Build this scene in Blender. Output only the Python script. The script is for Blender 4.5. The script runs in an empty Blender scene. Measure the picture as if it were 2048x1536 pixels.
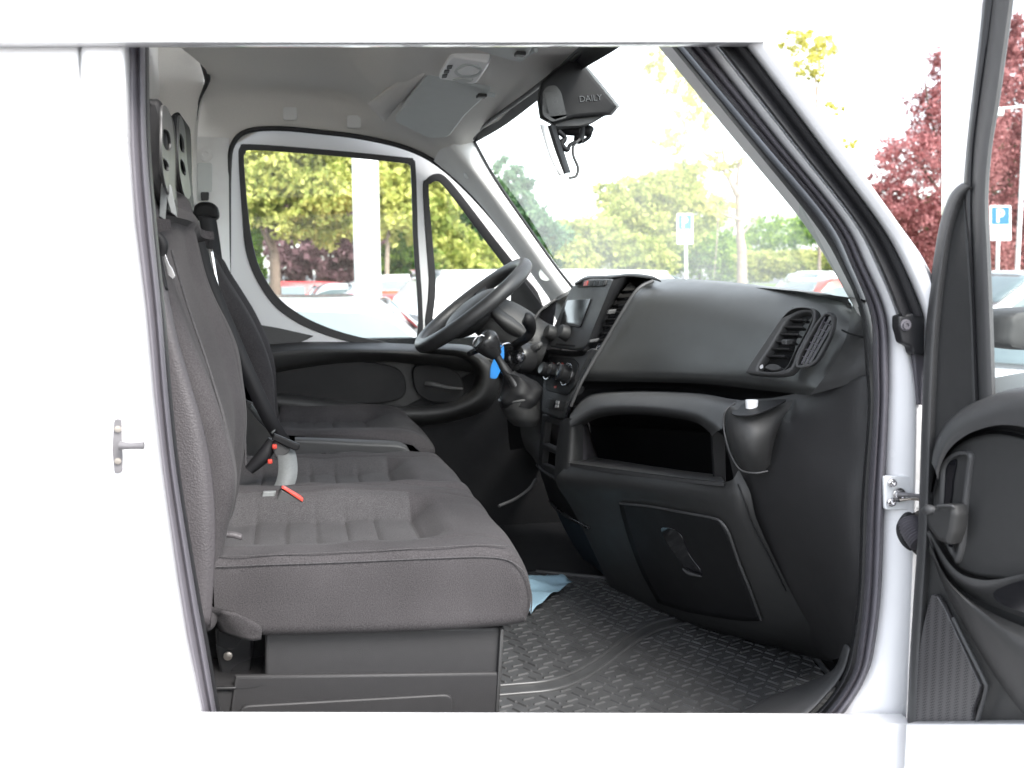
import bpy, bmesh, math, random
import numpy as np
from mathutils import Vector, Matrix
random.seed(7); np.random.seed(7)
R = math.radians
sc = bpy.context.scene
# ---------------------------------------------------------------- camera
CAMZ = 1.65; YAW = 12.05; PIT = 6.12; FPX = 2080.0
cam = bpy.data.objects.new('camera', bpy.data.cameras.new('camera'))
sc.collection.objects.link(cam); sc.camera = cam
cam.location = (0, 0, CAMZ)
cam.rotation_euler = (R(90 - PIT), 0, R(-YAW))
cam.data.lens = 36.0 * FPX / 2048.0; cam.data.sensor_width = 36.0
cam.data.clip_start = 0.05; cam.data.clip_end = 2000
cam.data.dof.use_dof = True; cam.data.dof.focus_distance = 2.0; cam.data.dof.aperture_fstop = 6.5
# ---------------------------------------------------------------- light
SUN_EL, SUN_AZ = 45.0, 160.0      # azimuth clockwise from +Y
w = bpy.data.worlds.new("World"); sc.world = w; w.use_nodes = True
nt = w.node_tree; nt.nodes.clear()
sky = nt.nodes.new('ShaderNodeTexSky'); sky.sky_type = 'NISHITA'; sky.sun_disc = False
sky.sun_elevation = R(SUN_EL); sky.sun_rotation = R(SUN_AZ)
sky.air_density = 1.0; sky.dust_density = 1.5; sky.ozone_density = 1.0; sky.altitude = 100
hs = nt.nodes.new('ShaderNodeHueSaturation'); hs.inputs['Saturation'].default_value = 0.35
bg = nt.nodes.new('ShaderNodeBackground'); bg.inputs[1].default_value = 0.15
wo = nt.nodes.new('ShaderNodeOutputWorld')
nt.links.new(sky.outputs[0], hs.inputs['Color']); nt.links.new(hs.outputs[0], bg.inputs[0]); nt.links.new(bg.outputs[0], wo.inputs[0])
sun = bpy.data.objects.new('sun', bpy.data.lights.new('sun', 'SUN')); sc.collection.objects.link(sun)
sun.data.energy = 1.5; sun.data.angle = R(25); sun.data.color = (1.0, 0.96, 0.91)
sd = Vector((math.sin(R(SUN_AZ)) * math.cos(R(SUN_EL)), math.cos(R(SUN_AZ)) * math.cos(R(SUN_EL)), math.sin(R(SUN_EL))))
sun.rotation_euler = sd.to_track_quat('Z', 'Y').to_euler()
sc.view_settings.view_transform = 'Standard'; sc.view_settings.look = 'None'
sc.view_settings.exposure = 2.15; sc.view_settings.gamma = 1.0
sc.cycles.max_bounces = 10; sc.cycles.transparent_max_bounces = 16; sc.cycles.diffuse_bounces = 6
sc.cycles.sample_clamp_indirect = 6.0; sc.cycles.caustics_reflective = False; sc.cycles.caustics_refractive = False

# ---------------------------------------------------------------- picking points: a ray of the photo meets a real plane
CR = cam.rotation_euler.to_matrix(); CP = Vector((0, 0, CAMZ))
def ray(px, py):
    return CR @ Vector(((px - 1024) / FPX, -(py - 768) / FPX, -1.0))
def P(px, py, Y):
    d = ray(px, py); return CP + d * (Y / d.y)
def PX(px, py, X):
    d = ray(px, py); return CP + d * (X / d.x)
def PZ(px, py, Z):
    d = ray(px, py); return CP + d * ((Z - CAMZ) / d.z)
def V(p):
    if isinstance(p, Vector): return p
    return P(*p)
class Plane:
    """a plane in the scene; local 2D axes u, v, normal n pointing to the viewer side"""
    def __init__(s, o, u, v):
        s.o = Vector(o); s.u = Vector(u).normalized()
        n = s.u.cross(Vector(v)).normalized(); s.v = n.cross(s.u); s.n = n
        if n.dot(CP - s.o) < 0: s.n = -n
    def at(s, px, py, off=0.0):
        d = ray(px, py); t = (s.o + s.n * off - CP).dot(s.n) / d.dot(s.n)
        return CP + d * t
    def l2(s, p):
        q = p - s.o; return (q.dot(s.u), q.dot(s.v))
    def mat(s, off=0.0):
        w_ = s.u.cross(s.v)
        m = Matrix((s.u, s.v, w_)).transposed().to_4x4()
        m.translation = s.o + s.n * off
        return m
def PY(Y): return Plane((0, Y, 1), (1, 0, 0), (0, 0, 1))
def P3(a, b, c):
    a, b, c = V(a), V(b), V(c)
    return Plane(a, b - a, c - a)

# ---------------------------------------------------------------- objects
def tag(o, label=None, cat=None, group=None, kind=None):
    if label: o['label'] = label
    if cat: o['category'] = cat
    if group: o['group'] = group
    if kind: o['kind'] = kind
    return o
def empty(name, loc, parent=None, rz=0):
    o = bpy.data.objects.new(name, None); sc.collection.objects.link(o)
    o.empty_display_size = 0.1
    o.location = loc; o.rotation_euler = (0, 0, rz)
    if parent: setpar(o, parent)
    return o
def wm(o):
    m = o.matrix_basis.copy()
    p = o
    if o.parent: m = wm(o.parent) @ o.matrix_parent_inverse @ m
    return m
def setpar(o, parent):
    o.parent = parent; o.matrix_parent_inverse = wm(parent).inverted()
def mesh_obj(name, verts, faces, m, parent=None, smooth=True, ang=40, mats=None, fm=None):
    me = bpy.data.meshes.new(name)
    A = np.array([tuple(v) for v in verts], dtype=float)
    c = (A.min(0) + A.max(0)) / 2
    me.from_pydata([tuple(x) for x in (A - c)], [], faces)
    me.update()
    bm = bmesh.new(); bm.from_mesh(me); bmesh.ops.recalc_face_normals(bm, faces=bm.faces); bm.to_mesh(me); bm.free()
    if smooth:
        me.polygons.foreach_set('use_smooth', [True] * len(me.polygons))
        me.set_sharp_from_angle(angle=R(ang))
    for mm in (mats or [m]): me.materials.append(mm)
    if fm: me.polygons.foreach_set('material_index', fm)
    o = bpy.data.objects.new(name, me); sc.collection.objects.link(o)
    o.location = tuple(c)
    if parent: setpar(o, parent)
    return o
def bevel(o, w_, seg=2, ang=35):
    b = o.modifiers.new('bevel', 'BEVEL'); b.width = w_; b.segments = seg; b.limit_method = 'ANGLE'; b.angle_limit = R(ang)
    b.harden_normals = False
    return o
def solid(o, t, off=0):
    s = o.modifiers.new('solid', 'SOLIDIFY'); s.thickness = t; s.offset = off
    return o
def cr(a, b, c, d, t):
    return 0.5 * ((2 * b) + (-a + c) * t + (2 * a - 5 * b + 4 * c - d) * t * t + (-a + 3 * b - 3 * c + d) * t ** 3)
def curve(pts, k=6, closed=False, lin=False):
    """Catmull-Rom through points (any dimension)"""
    A = [np.array(tuple(p), float) for p in pts]; n = len(A); out = []
    if n == 2 or lin:
        rng = range(n if closed else n - 1)
        for i in rng:
            for j in range(k): out.append(A[i] + (A[(i + 1) % n] - A[i]) * j / k)
        if not closed: out.append(A[-1])
        return out
    rng = range(n if closed else n - 1)
    for i in rng:
        if closed: a, b, c, d = A[(i - 1) % n], A[i], A[(i + 1) % n], A[(i + 2) % n]
        else:
            b, c = A[i], A[i + 1]
            a = A[i - 1] if i > 0 else 2 * b - c
            d = A[i + 2] if i + 2 < n else 2 * c - b
        for j in range(k): out.append(cr(a, b, c, d, j / k))
    if not closed: out.append(A[-1])
    return out
def fillet(pts, r, n=5):
    """round the corners of a closed 2D polygon (r may be a list)"""
    out = []; N = len(pts)
    for i in range(N):
        p = np.array(pts[i][:2], float); a = np.array(pts[i - 1][:2], float); b = np.array(pts[(i + 1) % N][:2], float)
        rr = r[i] if isinstance(r, (list, tuple)) else r
        da, db = a - p, b - p; la, lb = np.linalg.norm(da), np.linalg.norm(db)
        q = min(rr, la * .49, lb * .49)
        s = p + da / la * q; e = p + db / lb * q
        for j in range(n + 1):
            t = j / n; out.append(tuple((1 - t) ** 2 * s + 2 * t * (1 - t) * p + t * t * e))
    return out
def patch(name, rows, m, parent=None, ku=6, kv=6, closed_u=False, lin_v=False, lin_u=False, thick=0.0, cap=False, ang=50):
    """smooth surface through rows of control points"""
    rows = [[V(p) for p in r] for r in rows]
    R1 = [curve(r, ku, closed_u, lin_u) for r in rows]
    nu = len(R1[0]); cols = [curve([r[i] for r in R1], kv, False, lin_v) for i in range(nu)]
    nv = len(cols[0]); verts = [cols[i][j] for j in range(nv) for i in range(nu)]
    faces = []
    for j in range(nv - 1):
        for i in range(nu if closed_u else nu - 1):
            i2 = (i + 1) % nu
            faces.append((j * nu + i, j * nu + i2, (j + 1) * nu + i2, (j + 1) * nu + i))
    if cap:
        faces.append(tuple(range(nu))); faces.append(tuple((nv - 1) * nu + i for i in reversed(range(nu))))
    o = mesh_obj(name, verts, faces, m, parent, ang=ang)
    if thick: solid(o, thick)
    return o
def plate(name, loops, pl, m, parent=None, thick=0.01, bev=0.0, off=0.0, depth_back=True):
    """flat plate with holes on a plane; loops are lists of picture points; thickness goes behind the plane"""
    cu = bpy.data.curves.new(name, 'CURVE'); cu.dimensions = '2D'; cu.fill_mode = 'BOTH'
    cu.extrude = max(thick / 2 - bev, 0.0001); cu.bevel_depth = bev; cu.bevel_resolution = 2
    for lp in loops:
        pts = [pl.l2(pl.at(p[0], p[1], off)) for p in lp]
        if bev:
            # keep the outline where it is: shrink by the bevel
            cu.offset = -bev
        s = cu.splines.new('POLY'); s.points.add(len(pts) - 1); s.use_cyclic_u = True
        for q, (a, b) in zip(s.points, pts): q.co = (a, b, 0, 1)
    tmp = bpy.data.objects.new('tmp', cu); sc.collection.objects.link(tmp)
    dg = bpy.context.evaluated_depsgraph_get(); dg.update()
    me = bpy.data.meshes.new_from_object(tmp.evaluated_get(dg))
    bpy.data.objects.remove(tmp); bpy.data.curves.remove(cu)
    M = pl.mat(off - thick / 2)
    vs = [M @ v.co for v in me.vertices]; fs = [tuple(p.vertices) for p in me.polygons]
    bpy.data.meshes.remove(me)
    return mesh_obj(name, vs, fs, m, parent, ang=35)
from mathutils.bvhtree import BVHTree
_bvh = {}
def surf(o, px, py, off=0.0):
    """where the sight line of a picture point meets a mesh, lifted off it a little"""
    if o.name not in _bvh:
        L_ = wm(o)
        _bvh[o.name] = BVHTree.FromPolygons([L_ @ v.co for v in o.data.vertices], [tuple(p.vertices) for p in o.data.polygons])
    d = ray(px, py).normalized(); h = _bvh[o.name].ray_cast(CP, d)
    if h[0] is None:
        h2 = _bvh[o.name].find_nearest(CP + d * 2.0); return h2[0] - d * off
    return h[0] - d * off
def join_data(items):
    vs, fs = [], []
    for v, f in items:
        b = len(vs); vs += list(v); fs += [tuple(i + b for i in q) for q in f]
    return vs, fs
def tube_data(pts, rad, n=10, k=5, closed=False, cap=True, flat=None, lin=False):
    """tube through points; rad number or list; flat=(w,h,axis) gives a strap"""
    pts = [V(p) for p in pts]
    rl = rad if isinstance(rad, (list, tuple)) else [rad] * len(pts)
    C = curve([tuple(p) + (r,) for p, r in zip(pts, rl)], k, closed, lin)
    vs, fs = [], []; N = len(C); up = None
    for i in range(N):
        a = C[i - 1][:3] if (i > 0 or closed) else C[i][:3]; b = C[(i + 1) % N][:3] if (i < N - 1 or closed) else C[i][:3]
        t = Vector(b - a).normalized()
        if up is None:
            up = Vector((0, 0, 1)) if abs(t.z) < .9 else Vector((0, 1, 0))
        s = t.cross(up).normalized(); up = s.cross(t).normalized()
        for j in range(n):
            th = 2 * math.pi * j / n
            vs.append(Vector(C[i][:3]) + (s * math.cos(th) + up * math.sin(th)) * C[i][3])
    for i in range(N if closed else N - 1):
        i2 = (i + 1) % N
        for j in range(n):
            j2 = (j + 1) % n
            fs.append((i * n + j, i * n + j2, i2 * n + j2, i2 * n + j))
    if cap and not closed:
        fs.append(tuple(reversed(range(n)))); fs.append(tuple((N - 1) * n + j for j in range(n)))
    return vs, fs
def tube(name, pts, rad, m, parent=None, **k):
    v, f = tube_data(pts, rad, **k); return mesh_obj(name, v, f, m, parent, ang=50)
def strap(name, pts, wdir, width, m, parent=None, t=0.0015, k=6):
    """flat webbing through points, width along wdir"""
    pts = [V(p) for p in pts]
    wd = wdir if isinstance(wdir, list) else [wdir] * len(pts)
    C = curve([tuple(p) for p in pts], k); W = curve([tuple(x) for x in wd], k)
    vs, fs = [], []
    for c, q in zip(C, W):
        q = Vector(q).normalized() * width / 2
        vs += [Vector(c) - q, Vector(c) + q]
    for i in range(len(C) - 1): fs.append((2 * i, 2 * i + 1, 2 * i + 3, 2 * i + 2))
    o = mesh_obj(name, vs, fs, m, parent, ang=60); solid(o, t * 2); return o
def box_data(c, s, rot=None):
    c = Vector(c); hx, hy, hz = [q / 2 for q in s]
    vs = [Vector((x, y, z)) for x in (-hx, hx) for y in (-hy, hy) for z in (-hz, hz)]
    if rot is not None: vs = [rot @ v for v in vs]
    vs = [v + c for v in vs]
    fs = [(0, 1, 3, 2), (4, 6, 7, 5), (0, 4, 5, 1), (2, 3, 7, 6), (0, 2, 6, 4), (1, 5, 7, 3)]
    return vs, fs
def box(name, c, s, m, parent=None, rot=None, bev=0.0, seg=2):
    v, f = box_data(c, s, rot); o = mesh_obj(name, v, f, m, parent, ang=35)
    if bev: bevel(o, bev, seg)
    return o
def lathe_data(c, axis, prof, n=32, up=None):
    """prof: list of (distance along axis, radius)"""
    c = Vector(c); a = Vector(axis).normalized()
    s = a.cross(Vector((0, 0, 1)) if abs(a.z) < .9 else Vector((0, 1, 0))).normalized(); u = s.cross(a)
    vs, fs = [], []
    for d, r in prof:
        for j in range(n):
            th = 2 * math.pi * j / n; vs.append(c + a * d + (s * math.cos(th) + u * math.sin(th)) * r)
    for i in range(len(prof) - 1):
        for j in range(n):
            j2 = (j + 1) % n; fs.append((i * n + j, i * n + j2, (i + 1) * n + j2, (i + 1) * n + j))
    fs.append(tuple(reversed(range(n)))); fs.append(tuple((len(prof) - 1) * n + j for j in range(n)))
    return vs, fs
def lathe(name, c, axis, prof, m, parent=None, n=32):
    v, f = lathe_data(c, axis, prof, n); return mesh_obj(name, v, f, m, parent, ang=35)
def text_obj(name, body, pl, px, py, size, m, parent=None, depth=0.0006, off=0.001, updir=None, udir=None, align='CENTER', bold=0.0):
    cu = bpy.data.curves.new(name, 'FONT'); cu.body = body; cu.size = size; cu.extrude = depth; cu.align_x = align; cu.align_y = 'CENTER'; cu.offset = bold
    tmp = bpy.data.objects.new('tmp', cu); sc.collection.objects.link(tmp)
    dg = bpy.context.evaluated_depsgraph_get(); dg.update()
    me = bpy.data.meshes.new_from_object(tmp.evaluated_get(dg))
    bpy.data.objects.remove(tmp); bpy.data.curves.remove(cu)
    o3 = pl.at(px, py, off); n = pl.n
    v_ = (updir or Vector((0, 0, 1))); v_ = (v_ - n * v_.dot(n)).normalized(); u_ = v_.cross(n)
    vs = [o3 + u_ * v.co.x + v_ * v.co.y + n * v.co.z for v in me.vertices]; fs = [tuple(p.vertices) for p in me.polygons]
    return mesh_obj(name, vs, fs, m, parent, smooth=False)

# ---------------------------------------------------------------- materials
def s2l(c):
    return tuple(((x / 255) / 12.92 if x / 255 <= 0.04045 else ((x / 255 + 0.055) / 1.055) ** 2.4) for x in c) + (1,)
def mat(name, col, rough=0.5, spec=0.5, metal=0.0, noise=None, bump=None, col2=None, coat=0.0, sheen=0.0, weave=False, trans=0.0):
    """noise=(scale, amount) colour variation; bump=(scale, strength, distance)"""
    m = bpy.data.materials.new(name); m.use_nodes = True; n = m.node_tree.nodes; L = m.node_tree.links
    b = n['Principled BSDF']; c = tuple(col[:3]) + (1,)
    b.inputs['Base Color'].default_value = c; b.inputs['Roughness'].default_value = rough
    b.inputs['Specular IOR Level'].default_value = spec; b.inputs['Metallic'].default_value = metal
    b.inputs['Coat Weight'].default_value = coat; b.inputs['Coat Roughness'].default_value = 0.06
    if sheen: b.inputs['Sheen Weight'].default_value = sheen; b.inputs['Sheen Roughness'].default_value = 0.5
    tc = n.new('ShaderNodeNewGeometry')
    if noise:
        t = n.new('ShaderNodeTexNoise'); t.inputs['Scale'].default_value = noise[0]; t.inputs['Detail'].default_value = 5
        L.new(tc.outputs['Position'], t.inputs['Vector'])
        mx = n.new('ShaderNodeMix'); mx.data_type = 'RGBA'
        a = noise[1]; lo = tuple(x * (1 - a) for x in c[:3]) + (1,); hi = tuple(min(1, x * (1 + a)) for x in (col2 or c)[:3]) + (1,)
        mx.inputs['A'].default_value = lo; mx.inputs['B'].default_value = hi
        L.new(t.outputs['Fac'], mx.inputs['Factor']); L.new(mx.outputs['Result'], b.inputs['Base Color'])
        rr = n.new('ShaderNodeMapRange'); rr.inputs['To Min'].default_value = max(0.02, rough - 0.08); rr.inputs['To Max'].default_value = min(1, rough + 0.08)
        t2 = n.new('ShaderNodeTexNoise'); t2.inputs['Scale'].default_value = 14; L.new(tc.outputs['Position'], t2.inputs['Vector'])
        L.new(t2.outputs['Fac'], rr.inputs['Value']); L.new(rr.outputs['Result'], b.inputs['Roughness'])
    if bump:
        t = n.new('ShaderNodeTexVoronoi' if len(bump) > 3 else 'ShaderNodeTexNoise'); t.inputs['Scale'].default_value = bump[0]
        L.new(tc.outputs['Position'], t.inputs['Vector'])
        bp = n.new('ShaderNodeBump'); bp.inputs['Strength'].default_value = bump[1]; bp.inputs['Distance'].default_value = bump[2]
        L.new(t.outputs[0], bp.inputs['Height']); L.new(bp.outputs['Normal'], b.inputs['Normal'])
    return m
def glass_mat(name, tint=(1, 1, 1), refl=1.0, dust_haze=0.0, haze_col=(.8, .8, .8)):
    m = bpy.data.materials.new(name); m.use_nodes = True; n = m.node_tree.nodes; L = m.node_tree.links
    n.clear(); out = n.new('ShaderNodeOutputMaterial')
    tr = n.new('ShaderNodeBsdfTransparent'); tr.inputs[0].default_value = tuple(tint) + (1,)
    gl = n.new('ShaderNodeBsdfGlossy'); gl.inputs['Roughness'].default_value = 0.02
    fr = n.new('ShaderNodeLayerWeight'); fr.inputs['Blend'].default_value = .5
    pw = n.new('ShaderNodeMath'); pw.operation = 'POWER'; pw.inputs[1].default_value = 5; L.new(fr.outputs['Facing'], pw.inputs[0])
    mm = n.new('ShaderNodeMath'); mm.operation = 'MULTIPLY_ADD'; mm.inputs[1].default_value = .9 * refl; mm.inputs[2].default_value = .06 * refl; L.new(pw.outputs[0], mm.inputs[0])
    mx = n.new('ShaderNodeMixShader'); L.new(mm.outputs[0], mx.inputs[0]); L.new(tr.outputs[0], mx.inputs[1]); L.new(gl.outputs[0], mx.inputs[2])
    last = mx
    if dust_haze:  # haze put into the glass: a translucent veil that pales the view behind
        df = n.new('ShaderNodeBsdfTranslucent'); df.inputs[0].default_value = tuple(haze_col) + (1,)
        tx = n.new('ShaderNodeTexNoise'); tx.inputs['Scale'].default_value = 3; tx.inputs['Detail'].default_value = 6
        g = n.new('ShaderNodeNewGeometry'); L.new(g.outputs['Position'], tx.inputs['Vector'])
        mr = n.new('ShaderNodeMapRange'); mr.inputs['From Min'].default_value = .3; mr.inputs['From Max'].default_value = .7
        mr.inputs['To Min'].default_value = dust_haze * .7; mr.inputs['To Max'].default_value = dust_haze * 1.3; L.new(tx.outputs['Fac'], mr.inputs['Value'])
        m2 = n.new('ShaderNodeMixShader'); L.new(mr.outputs[0], m2.inputs[0]); L.new(mx.outputs[0], m2.inputs[1]); L.new(df.outputs[0], m2.inputs[2]); last = m2
    L.new(last.outputs[0], out.inputs[0]); return m
def fabric_mat(name, col, amt=0.35, scale=900):
    m = mat(name, col, rough=1.0, spec=0.08, sheen=0.04); n = m.node_tree.nodes; L = m.node_tree.links; b = n['Principled BSDF']
    g = n.new('ShaderNodeNewGeometry')
    t = n.new('ShaderNodeTexNoise'); t.inputs['Scale'].default_value = scale; t.inputs['Detail'].default_value = 2; L.new(g.outputs['Position'], t.inputs['Vector'])
    t3 = n.new('ShaderNodeTexNoise'); t3.inputs['Scale'].default_value = 5; t3.inputs['Detail'].default_value = 5; L.new(g.outputs['Position'], t3.inputs['Vector'])
    ad = n.new('ShaderNodeMath'); ad.operation = 'MULTIPLY_ADD'; L.new(t3.outputs['Fac'], ad.inputs[0]); ad.inputs[1].default_value = 0.5; L.new(t.outputs['Fac'], ad.inputs[2])
    mr = n.new('ShaderNodeMapRange'); mr.inputs['From Min'].default_value = .45; mr.inputs['From Max'].default_value = 1.05; L.new(ad.outputs[0], mr.inputs['Value'])
    mx = n.new('ShaderNodeMix'); mx.data_type = 'RGBA'
    mx.inputs['A'].default_value = tuple(x * (1 - amt) for x in col[:3]) + (1,); mx.inputs['B'].default_value = tuple(x * (1 + amt) for x in col[:3]) + (1,)
    L.new(mr.outputs[0], mx.inputs['Factor']); L.new(mx.outputs['Result'], b.inputs['Base Color'])
    bp = n.new('ShaderNodeBump'); bp.inputs['Strength'].default_value = .5; bp.inputs['Distance'].default_value = .0006
    L.new(t.outputs['Fac'], bp.inputs['Height']); L.new(bp.outputs['Normal'], b.inputs['Normal'])
    return m
M = {}
M['paint'] = mat('white_paint', (.80, .80, .81), .25, coat=.6, noise=(3, .015))
M['paint_in'] = mat('white_paint_inside', (.80, .81, .82), .35, noise=(6, .03))
M['seal'] = mat('grey_rubber', (.11, .104, .118), .55, noise=(40, .1), bump=(600, .2, .0005))
M['seal_black'] = mat('black_rubber', (.018, .018, .02), .5, noise=(30, .2), bump=(900, .2, .0004))
M['plastic'] = mat('dark_plastic', (.032, .032, .032), .52, noise=(60, .12), bump=(900, .35, .0006, 1))
M['plastic_grey'] = mat('grey_plastic', (.058, .058, .059), .5, noise=(60, .1), bump=(900, .35, .0006, 1))
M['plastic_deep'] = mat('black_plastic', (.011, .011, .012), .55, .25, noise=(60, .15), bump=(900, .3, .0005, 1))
M['plastic_smooth'] = mat('smooth_black_plastic', (.02, .02, .021), .28, noise=(30, .1))
M['gloss'] = mat('gloss_black', (.01, .01, .012), .1, noise=(5, .1))
M['fabric'] = fabric_mat('seat_fabric', (.049, .046, .048), .55, 600)
M['fabric_in'] = fabric_mat('seat_fabric_insert', (.060, .058, .060), .5, 600)
M['vinyl'] = mat('seat_vinyl', (.062, .057, .061), .55, noise=(25, .08), bump=(350, .5, .001, 1))
M['lining'] = mat('headliner', (.80, .78, .745), .95, noise=(400, .08), bump=(1200, .3, .0005))
M['lining_light'] = mat('light_trim_plastic', (.88, .88, .87), .6, noise=(40, .04), bump=(900, .3, .0004, 1))
M['visor'] = mat('visor_vinyl', (.68, .71, .70), .7, noise=(40, .04), bump=(700, .3, .0005, 1))
M['belt'] = mat('belt_webbing', (.012, .012, .014), .6, bump=(1200, .4, .0004))
M['belt_grey'] = mat('grey_webbing', (.17, .18, .18), .6, noise=(200, .2), bump=(1200, .4, .0004))
M['metal'] = mat('metal', (.7, .69, .7), .25, metal=1.0, noise=(30, .08))
M['metal_dark'] = mat('dull_metal', (.42, .38, .34), .4, metal=.9, noise=(60, .25))
M['zinc'] = mat('zinc_plate', (.13, .125, .13), .45, noise=(60, .3))
M['red'] = mat('red_plastic', (.6, .06, .04), .4, noise=(30, .1))
M['white'] = mat('white_plastic', (.92, .92, .92), .4, noise=(30, .03))
M['lamp'] = mat('lamp_plastic', (.92, .92, .92), .35, noise=(30, .03))
M['blue'] = mat('blue_tag', (.02, .22, .62), .45, noise=(40, .1))
M['print'] = mat('white_print', (.6, .6, .6), .5, noise=(30, .05))
M['carpet'] = mat('floor_carpet', (.010, .010, .011), .95, noise=(200, .4), bump=(700, .8, .002))
M['paper'] = mat('blue_paper', (.30, .46, .56), .7, noise=(30, .12), bump=(14, .6, .01))
M['glass'] = glass_mat('side_glass', (.97, .99, .98), .12, .008)
M['screen_glass'] = glass_mat('windscreen_glass', (.96, .99, .975), .2, .12, (.9, .95, .92))
M['gap'] = mat('panel_gap_paint', (.5, .5, .5), .5, noise=(30, .05))
M['seat_plastic'] = mat('seat_base_plastic', (.023, .0225, .0235), .55, noise=(60, .1), bump=(900, .35, .0006, 1))
M['lid'] = mat('airbag_panel_plastic', (.050, .051, .050), .40, spec=.7, noise=(60, .1), bump=(900, .3, .0005, 1))
M['rim_skin'] = mat('wheel_rim_skin', (.035, .035, .036), .42, noise=(60, .1), bump=(900, .3, .0005, 1))
# ================================================================ the van
van = empty('delivery_van', (0.2, 2.3, 0.0))
tag(van, 'white van seen through its wide open passenger door, with dark cab interior', 'van')
# --- left part of the body side
LS = [(-60, 246, 290), (85, 248, 291), (280, 250, 294), (440, 261, 306), (624, 284, 324), (800, 300, 338), (960, 318, 356), (1184, 350, 392), (1300, 369, 413), (1448, 400, 438), (1560, 424, 462)]
YB = 1.34
side = [(-700, -60)] + [(157, -60), (155, 700), (150, 1560), (-700, 1560)]
plate('rear_side_panel', [side], PY(YB + .004), M['paint'], van, .03, .004)
pl_ = [(161, -60), (246, -60)] + [(a, y) for y, a, b in LS[1:]] + [(154, 1560), (159, 700)]
plate('door_pillar_panel', [pl_], PY(YB), M['paint'], van, .05, .006)
plate('panel_gap', [[(150, -60), (166, -60), (162, 1560), (142, 1560)]], PY(YB + .012), M['gap'], van, .01, 0)
# recess edge between panel and seal
patch('pillar_flange', [[(a + 1, y, YB + .02) for y, a, b in LS], [(a + 6, y, YB + .08) for y, a, b in LS]], M['paint_in'], van, 4, 1, lin_v=True)
# --- right side bands of the door opening
RS = [ # y, black inner edge, seal inner, seal outer, white outer, black outer, light outer
    (-60, 1216, 1241, 1281, 1311, 1368, 1408),
    (85, 1335, 1360, 1400, 1430, 1489, 1530), (280, 1493, 1523, 1555, 1583, 1636, 1675), (440, 1623, 1656, 1683, 1708, 1756, 1791),
    (530, 1679, 1702, 1729, 1757, 1808, 1852), (632, 1721, 1741, 1771, 1799, 1850, 1888), (740, 1731, 1746, 1778, 1828, 1872, 1900), (824, 1735, 1747, 1777, 1838, 1875, 1900),
    (1000, 1722, 1735, 1770, 1838, 1875, 1900), (1184, 1716, 1728, 1763, 1838, 1875, 1900), (1300, 1700, 1715, 1749, 1838, 1875, 1900), (1350, 1686, 1703, 1735, 1838, 1875, 1900),
    (1400, 1655, 1672, 1708, 1838, 1875, 1900), (1448, 1605, 1630, 1672, 1838, 1875, 1900), (1490, 1545, 1575, 1622, 1838, 1875, 1900)]
def band(rows_f, y0=0, y1=99, **k):
    """rows_f: list of (col a, col b, fraction, Y)"""
    out = []
    for a, b, f, Y in rows_f:
        out.append([(r[a] + (r[b] - r[a]) * f, r[0], Y) for r in RS[y0:y1]])
    return out
seal = empty('door_seal', P(1740, 800, 1.4), van)
patch('seal_bead', band([(2, 3, 0, 1.430), (2, 3, .12, 1.405), (2, 3, .3, 1.392), (2, 3, .45, 1.398), (2, 3, .6, 1.386), (2, 3, .85, 1.384), (2, 3, 1, 1.405)]), M['seal'], seal, 5, 3)
patch('seal_carrier', band([(1, 2, 0, 1.47), (1, 2, .35, 1.435), (1, 2, .8, 1.44), (1, 2, 1, 1.455)]), M['seal_black'], seal, 5, 3)
patch('seal_bead', [[(a + (b - a) * f, y, Y) for y, a, b in LS] for f, Y in [(0, 1.41), (.15, 1.388), (.4, 1.384), (.62, 1.396), (.75, 1.388), (.92, 1.40), (1, 1.43)]], M['seal'], seal, 5, 3)
patch('seal_carrier', [[(b + d, y, Y) for y, a, b in LS] for d, Y in [(-2, 1.43), (1, 1.425), (5, 1.44), (7, 1.48)]], M['seal_black'], seal, 5, 2)
# white jamb and outer pillar
patch('front_pillar', band([(3, 4, -.25, 1.43), (3, 4, 0, 1.40), (3, 4, .3, 1.385), (3, 4, .8, 1.375), (3, 4, 1, 1.38)]), M['paint'], van, 5, 3)
patch('pillar_weatherstrip', band([(4, 5, 0, 1.375), (4, 5, .12, 1.35), (4, 5, .45, 1.358), (4, 5, .6, 1.35), (4, 5, .9, 1.345), (4, 5, 1, 1.37)], 0, 6), M['seal_black'], van, 5, 3)
patch('front_wing', band([(5, 6, -.1, 1.355), (5, 6, .1, 1.335), (5, 6, .5, 1.325), (5, 6, 1, 1.33), (5, 6, 1.05, 1.45)], 0, 7), M['paint'], van, 5, 3)
patch('jamb_panel', [[(x, y, 1.385) for y in (640, 800, 1000, 1200, 1400, 1560)] for x in (1800, 1850, 1900)], M['paint'], van, 3, 2)
# plastic piece with the bolt at the foot of the weatherstrip
jp = plate('seal_end_clip', [fillet([(1798, 632), (1850, 620), (1850, 712), (1826, 708), (1824, 694), (1806, 686), (1802, 668), (1798, 655)], 5)], PY(1.352), M['seal_black'], van, .02, .003)
lathe('clip_bolt', P(1810, 650, 1.352), (0, -1, 0), [(0, .0085), (.003, .0085), (.0035, .0065), (.006, .006), (.006, .003), (.004, .0025)], M['seal'], jp, 20)
plate('jamb_strip', [fillet([(1828, 708), (1852, 708), (1850, 810), (1836, 810)], 4)], PY(1.372), M['seal'], van, .01, .002)
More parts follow.
